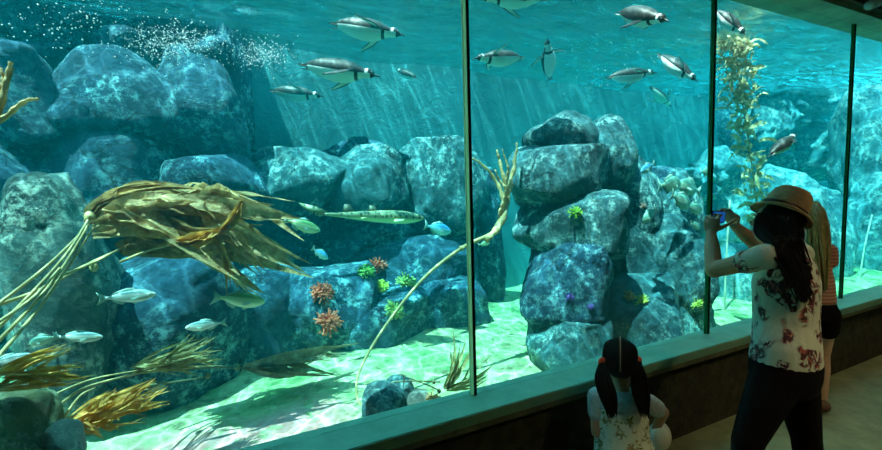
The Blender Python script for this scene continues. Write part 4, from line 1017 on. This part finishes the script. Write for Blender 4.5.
for k in (1, -1):
    an = floor_pt(plc) + sdc * k * .07; bm = bmesh.new(); limb(bm, [(an + up_ * .035 - fc * .02, .034), (an + fc * .05 + up_ * .032, .032), (an + fc * .09 + up_ * .028, .027)], 12)
    remesh(link('shoe', bm, mat('child_shoe', (.5, .2, .25), .6), C), .007, 2)
# hair halves with a parting, tied in two pigtails
bm = bmesh.new(); Rm = Matrix((fa, sa_, ua)).transposed()
q = random.Random(12)
tie = {-1: PD(602, 362, DC - .05), 1: PD(638, 361, DC - .05)}
for k in (1, -1):
    ball(bm, hcc + ua * .012 - fa * .012 + sdc * k * .009, (.092, .070, .090), 24, Rm)
    paths = []
    for i in range(70):
        a = i / 69; ang = -.6 + 2.9 * a       # front-top over to the nape along the parting
        st_ = hcc - fa * .008 + ua * .012 + (ua * math.cos(ang) - fa * math.sin(ang)) * .096 + sdc * k * .006
        mid = hcc + ((st_ - hcc) * .66 + sdc * k * .058).normalized() * .100 - fa * .004
        paths.append([st_, mid, tie[k]])
    strands(bm, paths, .0052, 6, 12)
    paths = []
    for i in range(80):
        a = q.uniform(0, 6.28); r = q.uniform(0, 1) ** .5; wx, wy = math.cos(a) * r, math.sin(a) * r
        x0 = 604 if k < 0 else 638; xe = 612 if k < 0 else 645
        paths.append([tie[k] + Vector((wx * .01, wy * .01, 0)), PD(x0 + k * 1 + wx * 8, 378, DC - .09) + fc * wy * .03, PD((x0 + xe) / 2 + wx * 9, 396, DC - .125) + fc * wy * .02, PD(xe + wx * 5, 412 + q.uniform(-9, 7), DC - .125) + fc * wy * .012])
    strands(bm, paths, .0055)
link('hair', bm, hairb, C)
bm = bmesh.new(); tube(bm, [hcc - fa * .008 + ua * .012 + (ua * math.cos(t) - fa * math.sin(t)) * (.1045 if t < 1.7 else .102) for t in [-.5 + 2.6 * i / 20 for i in range(21)]], .0024, 6); link('hair_parting', bm, skin, C)
for k in (1, -1):
    bm = bmesh.new(); tube(bm, [tie[k] + Vector((.017 * math.cos(a), 0, .017 * math.sin(a))) for a in [i / 12 * 2 * math.pi for i in range(13)]], .006, 8)
    ball(bm, tie[k], (.014, .013, .014), 10)
    link('hair_tie', bm, mat('tie_orange', (.95, .10, .03), .5), C)
# the hat in the child's hand
hp = PD(660, 436, DC + .05); nrm = to_world(Vector((-.45, -.15, -1))).normalized(); a1, a2 = frame(nrm)
bm = bmesh.new(); rows = [(.006, .040), (.03, .039), (.045, .034), (.052, .018), (.054, .004), (.058, 0), (.066, -.003), (.070, -.002), (.066, .001), (.055, .005)]
R2 = [[bm.verts.new(hp + a1 * r * math.cos(t) * .72 + a2 * r * math.sin(t) + nrm * h) for t in [2 * math.pi * k / 40 for k in range(40)]] for r, h in rows]
for i in range(len(R2) - 1):
    for k in range(40): bm.faces.new((R2[i][k], R2[i][(k + 1) % 40], R2[i + 1][(k + 1) % 40], R2[i + 1][k]))
bm.faces.new(R2[0])
m_, nt_, out_ = nodes('white_straw'); p_ = N(nt_, 'ShaderNodeBsdfPrincipled', Roughness=.8); p_.inputs[0].default_value = (.8, .82, .7, 1)
w_ = N(nt_, 'ShaderNodeTexWave', Scale=60); nt_.links.new(objco(nt_), w_.inputs[0]); b_ = N(nt_, 'ShaderNodeBump', Strength=.5, Distance=.01); nt_.links.new(w_.outputs[0], b_.inputs['Height']); nt_.links.new(b_.outputs[0], p_.inputs['Normal']); nt_.links.new(p_.outputs[0], out_.inputs[0])
tag(link('sun_hat', bm, m_), 'small white woven sun hat hanging from the child\'s hand', 'hat')

# --- ceiling lamp
lp = PD(876, 3, 3.0); le = PD(868, 6, 3.0)
dirl = (PD(900, -8, 3.0) - PD(868, 6, 3.0)).normalized()
L = empty('spotlight', Vector((lp.x, lp.y, 3.35)), 'grey cylindrical ceiling spotlight in the dark upper corner', 'lamp')
bm = bmesh.new(); tube(bm, [le, le + dirl * .02, le + dirl * .26, le + dirl * .30], [.030, .034, .034, .02], 20); link('housing', bm, mat('lamp_grey', (.4, .48, .46), .4), L)
bm = bmesh.new(); mp_ = le + dirl * .15; tube(bm, [mp_, Vector((mp_.x, mp_.y, 3.35))], .010, 10); link('stem', bm, mat('lamp_stem', (.1, .1, .1), .4), L)

# ------------------------------------------------------------------ light
w = bpy.data.worlds.new('sky'); S.world = w; w.use_nodes = True; nt = w.node_tree; bg = nt.nodes['Background']
bg.inputs[0].default_value = (.42, .88, 1, 1); bg.inputs[1].default_value = 8.5
def lamp(name, kind, loc, energy, col, **k):
    l = bpy.data.lights.new(name, kind); l.energy = energy; l.color = col
    for a, b in k.items(): setattr(l, a, b)
    o = bpy.data.objects.new(name, l); COL.objects.link(o); o.location = loc; return o
su = lamp('sun', 'SUN', (0, 0, 8), 31, (1, .97, .88), angle=.006)
su.rotation_euler = Vector((.36, .13, -1)).to_track_quat('-Z', 'Y').to_euler()
# the gallery's warm downlights in the ceiling
for x, y, e_ in ((3.2, -.1, 13), (1.7, -.6, 11), (6.0, .6, 9)):
    o = lamp('downlight', 'AREA', (x, y, 3.33), e_, (1, .78, .42), shape='DISK', size=.12, spread=1.5)
# ------------------------------------------------------------------ view
S.view_settings.view_transform = 'Standard'; S.view_settings.look = 'None'; S.view_settings.gamma = 1; S.view_settings.exposure = 0.15
cy = S.cycles
cy.use_denoising = True
try: cy.denoiser = 'OPENIMAGEDENOISE'
except Exception: pass
cy.max_bounces = 8; cy.diffuse_bounces = 3; cy.glossy_bounces = 3; cy.transmission_bounces = 4; cy.volume_bounces = 1; cy.transparent_max_bounces = 16
cy.sample_clamp_indirect = 6; cy.caustics_reflective = False; cy.caustics_refractive = False
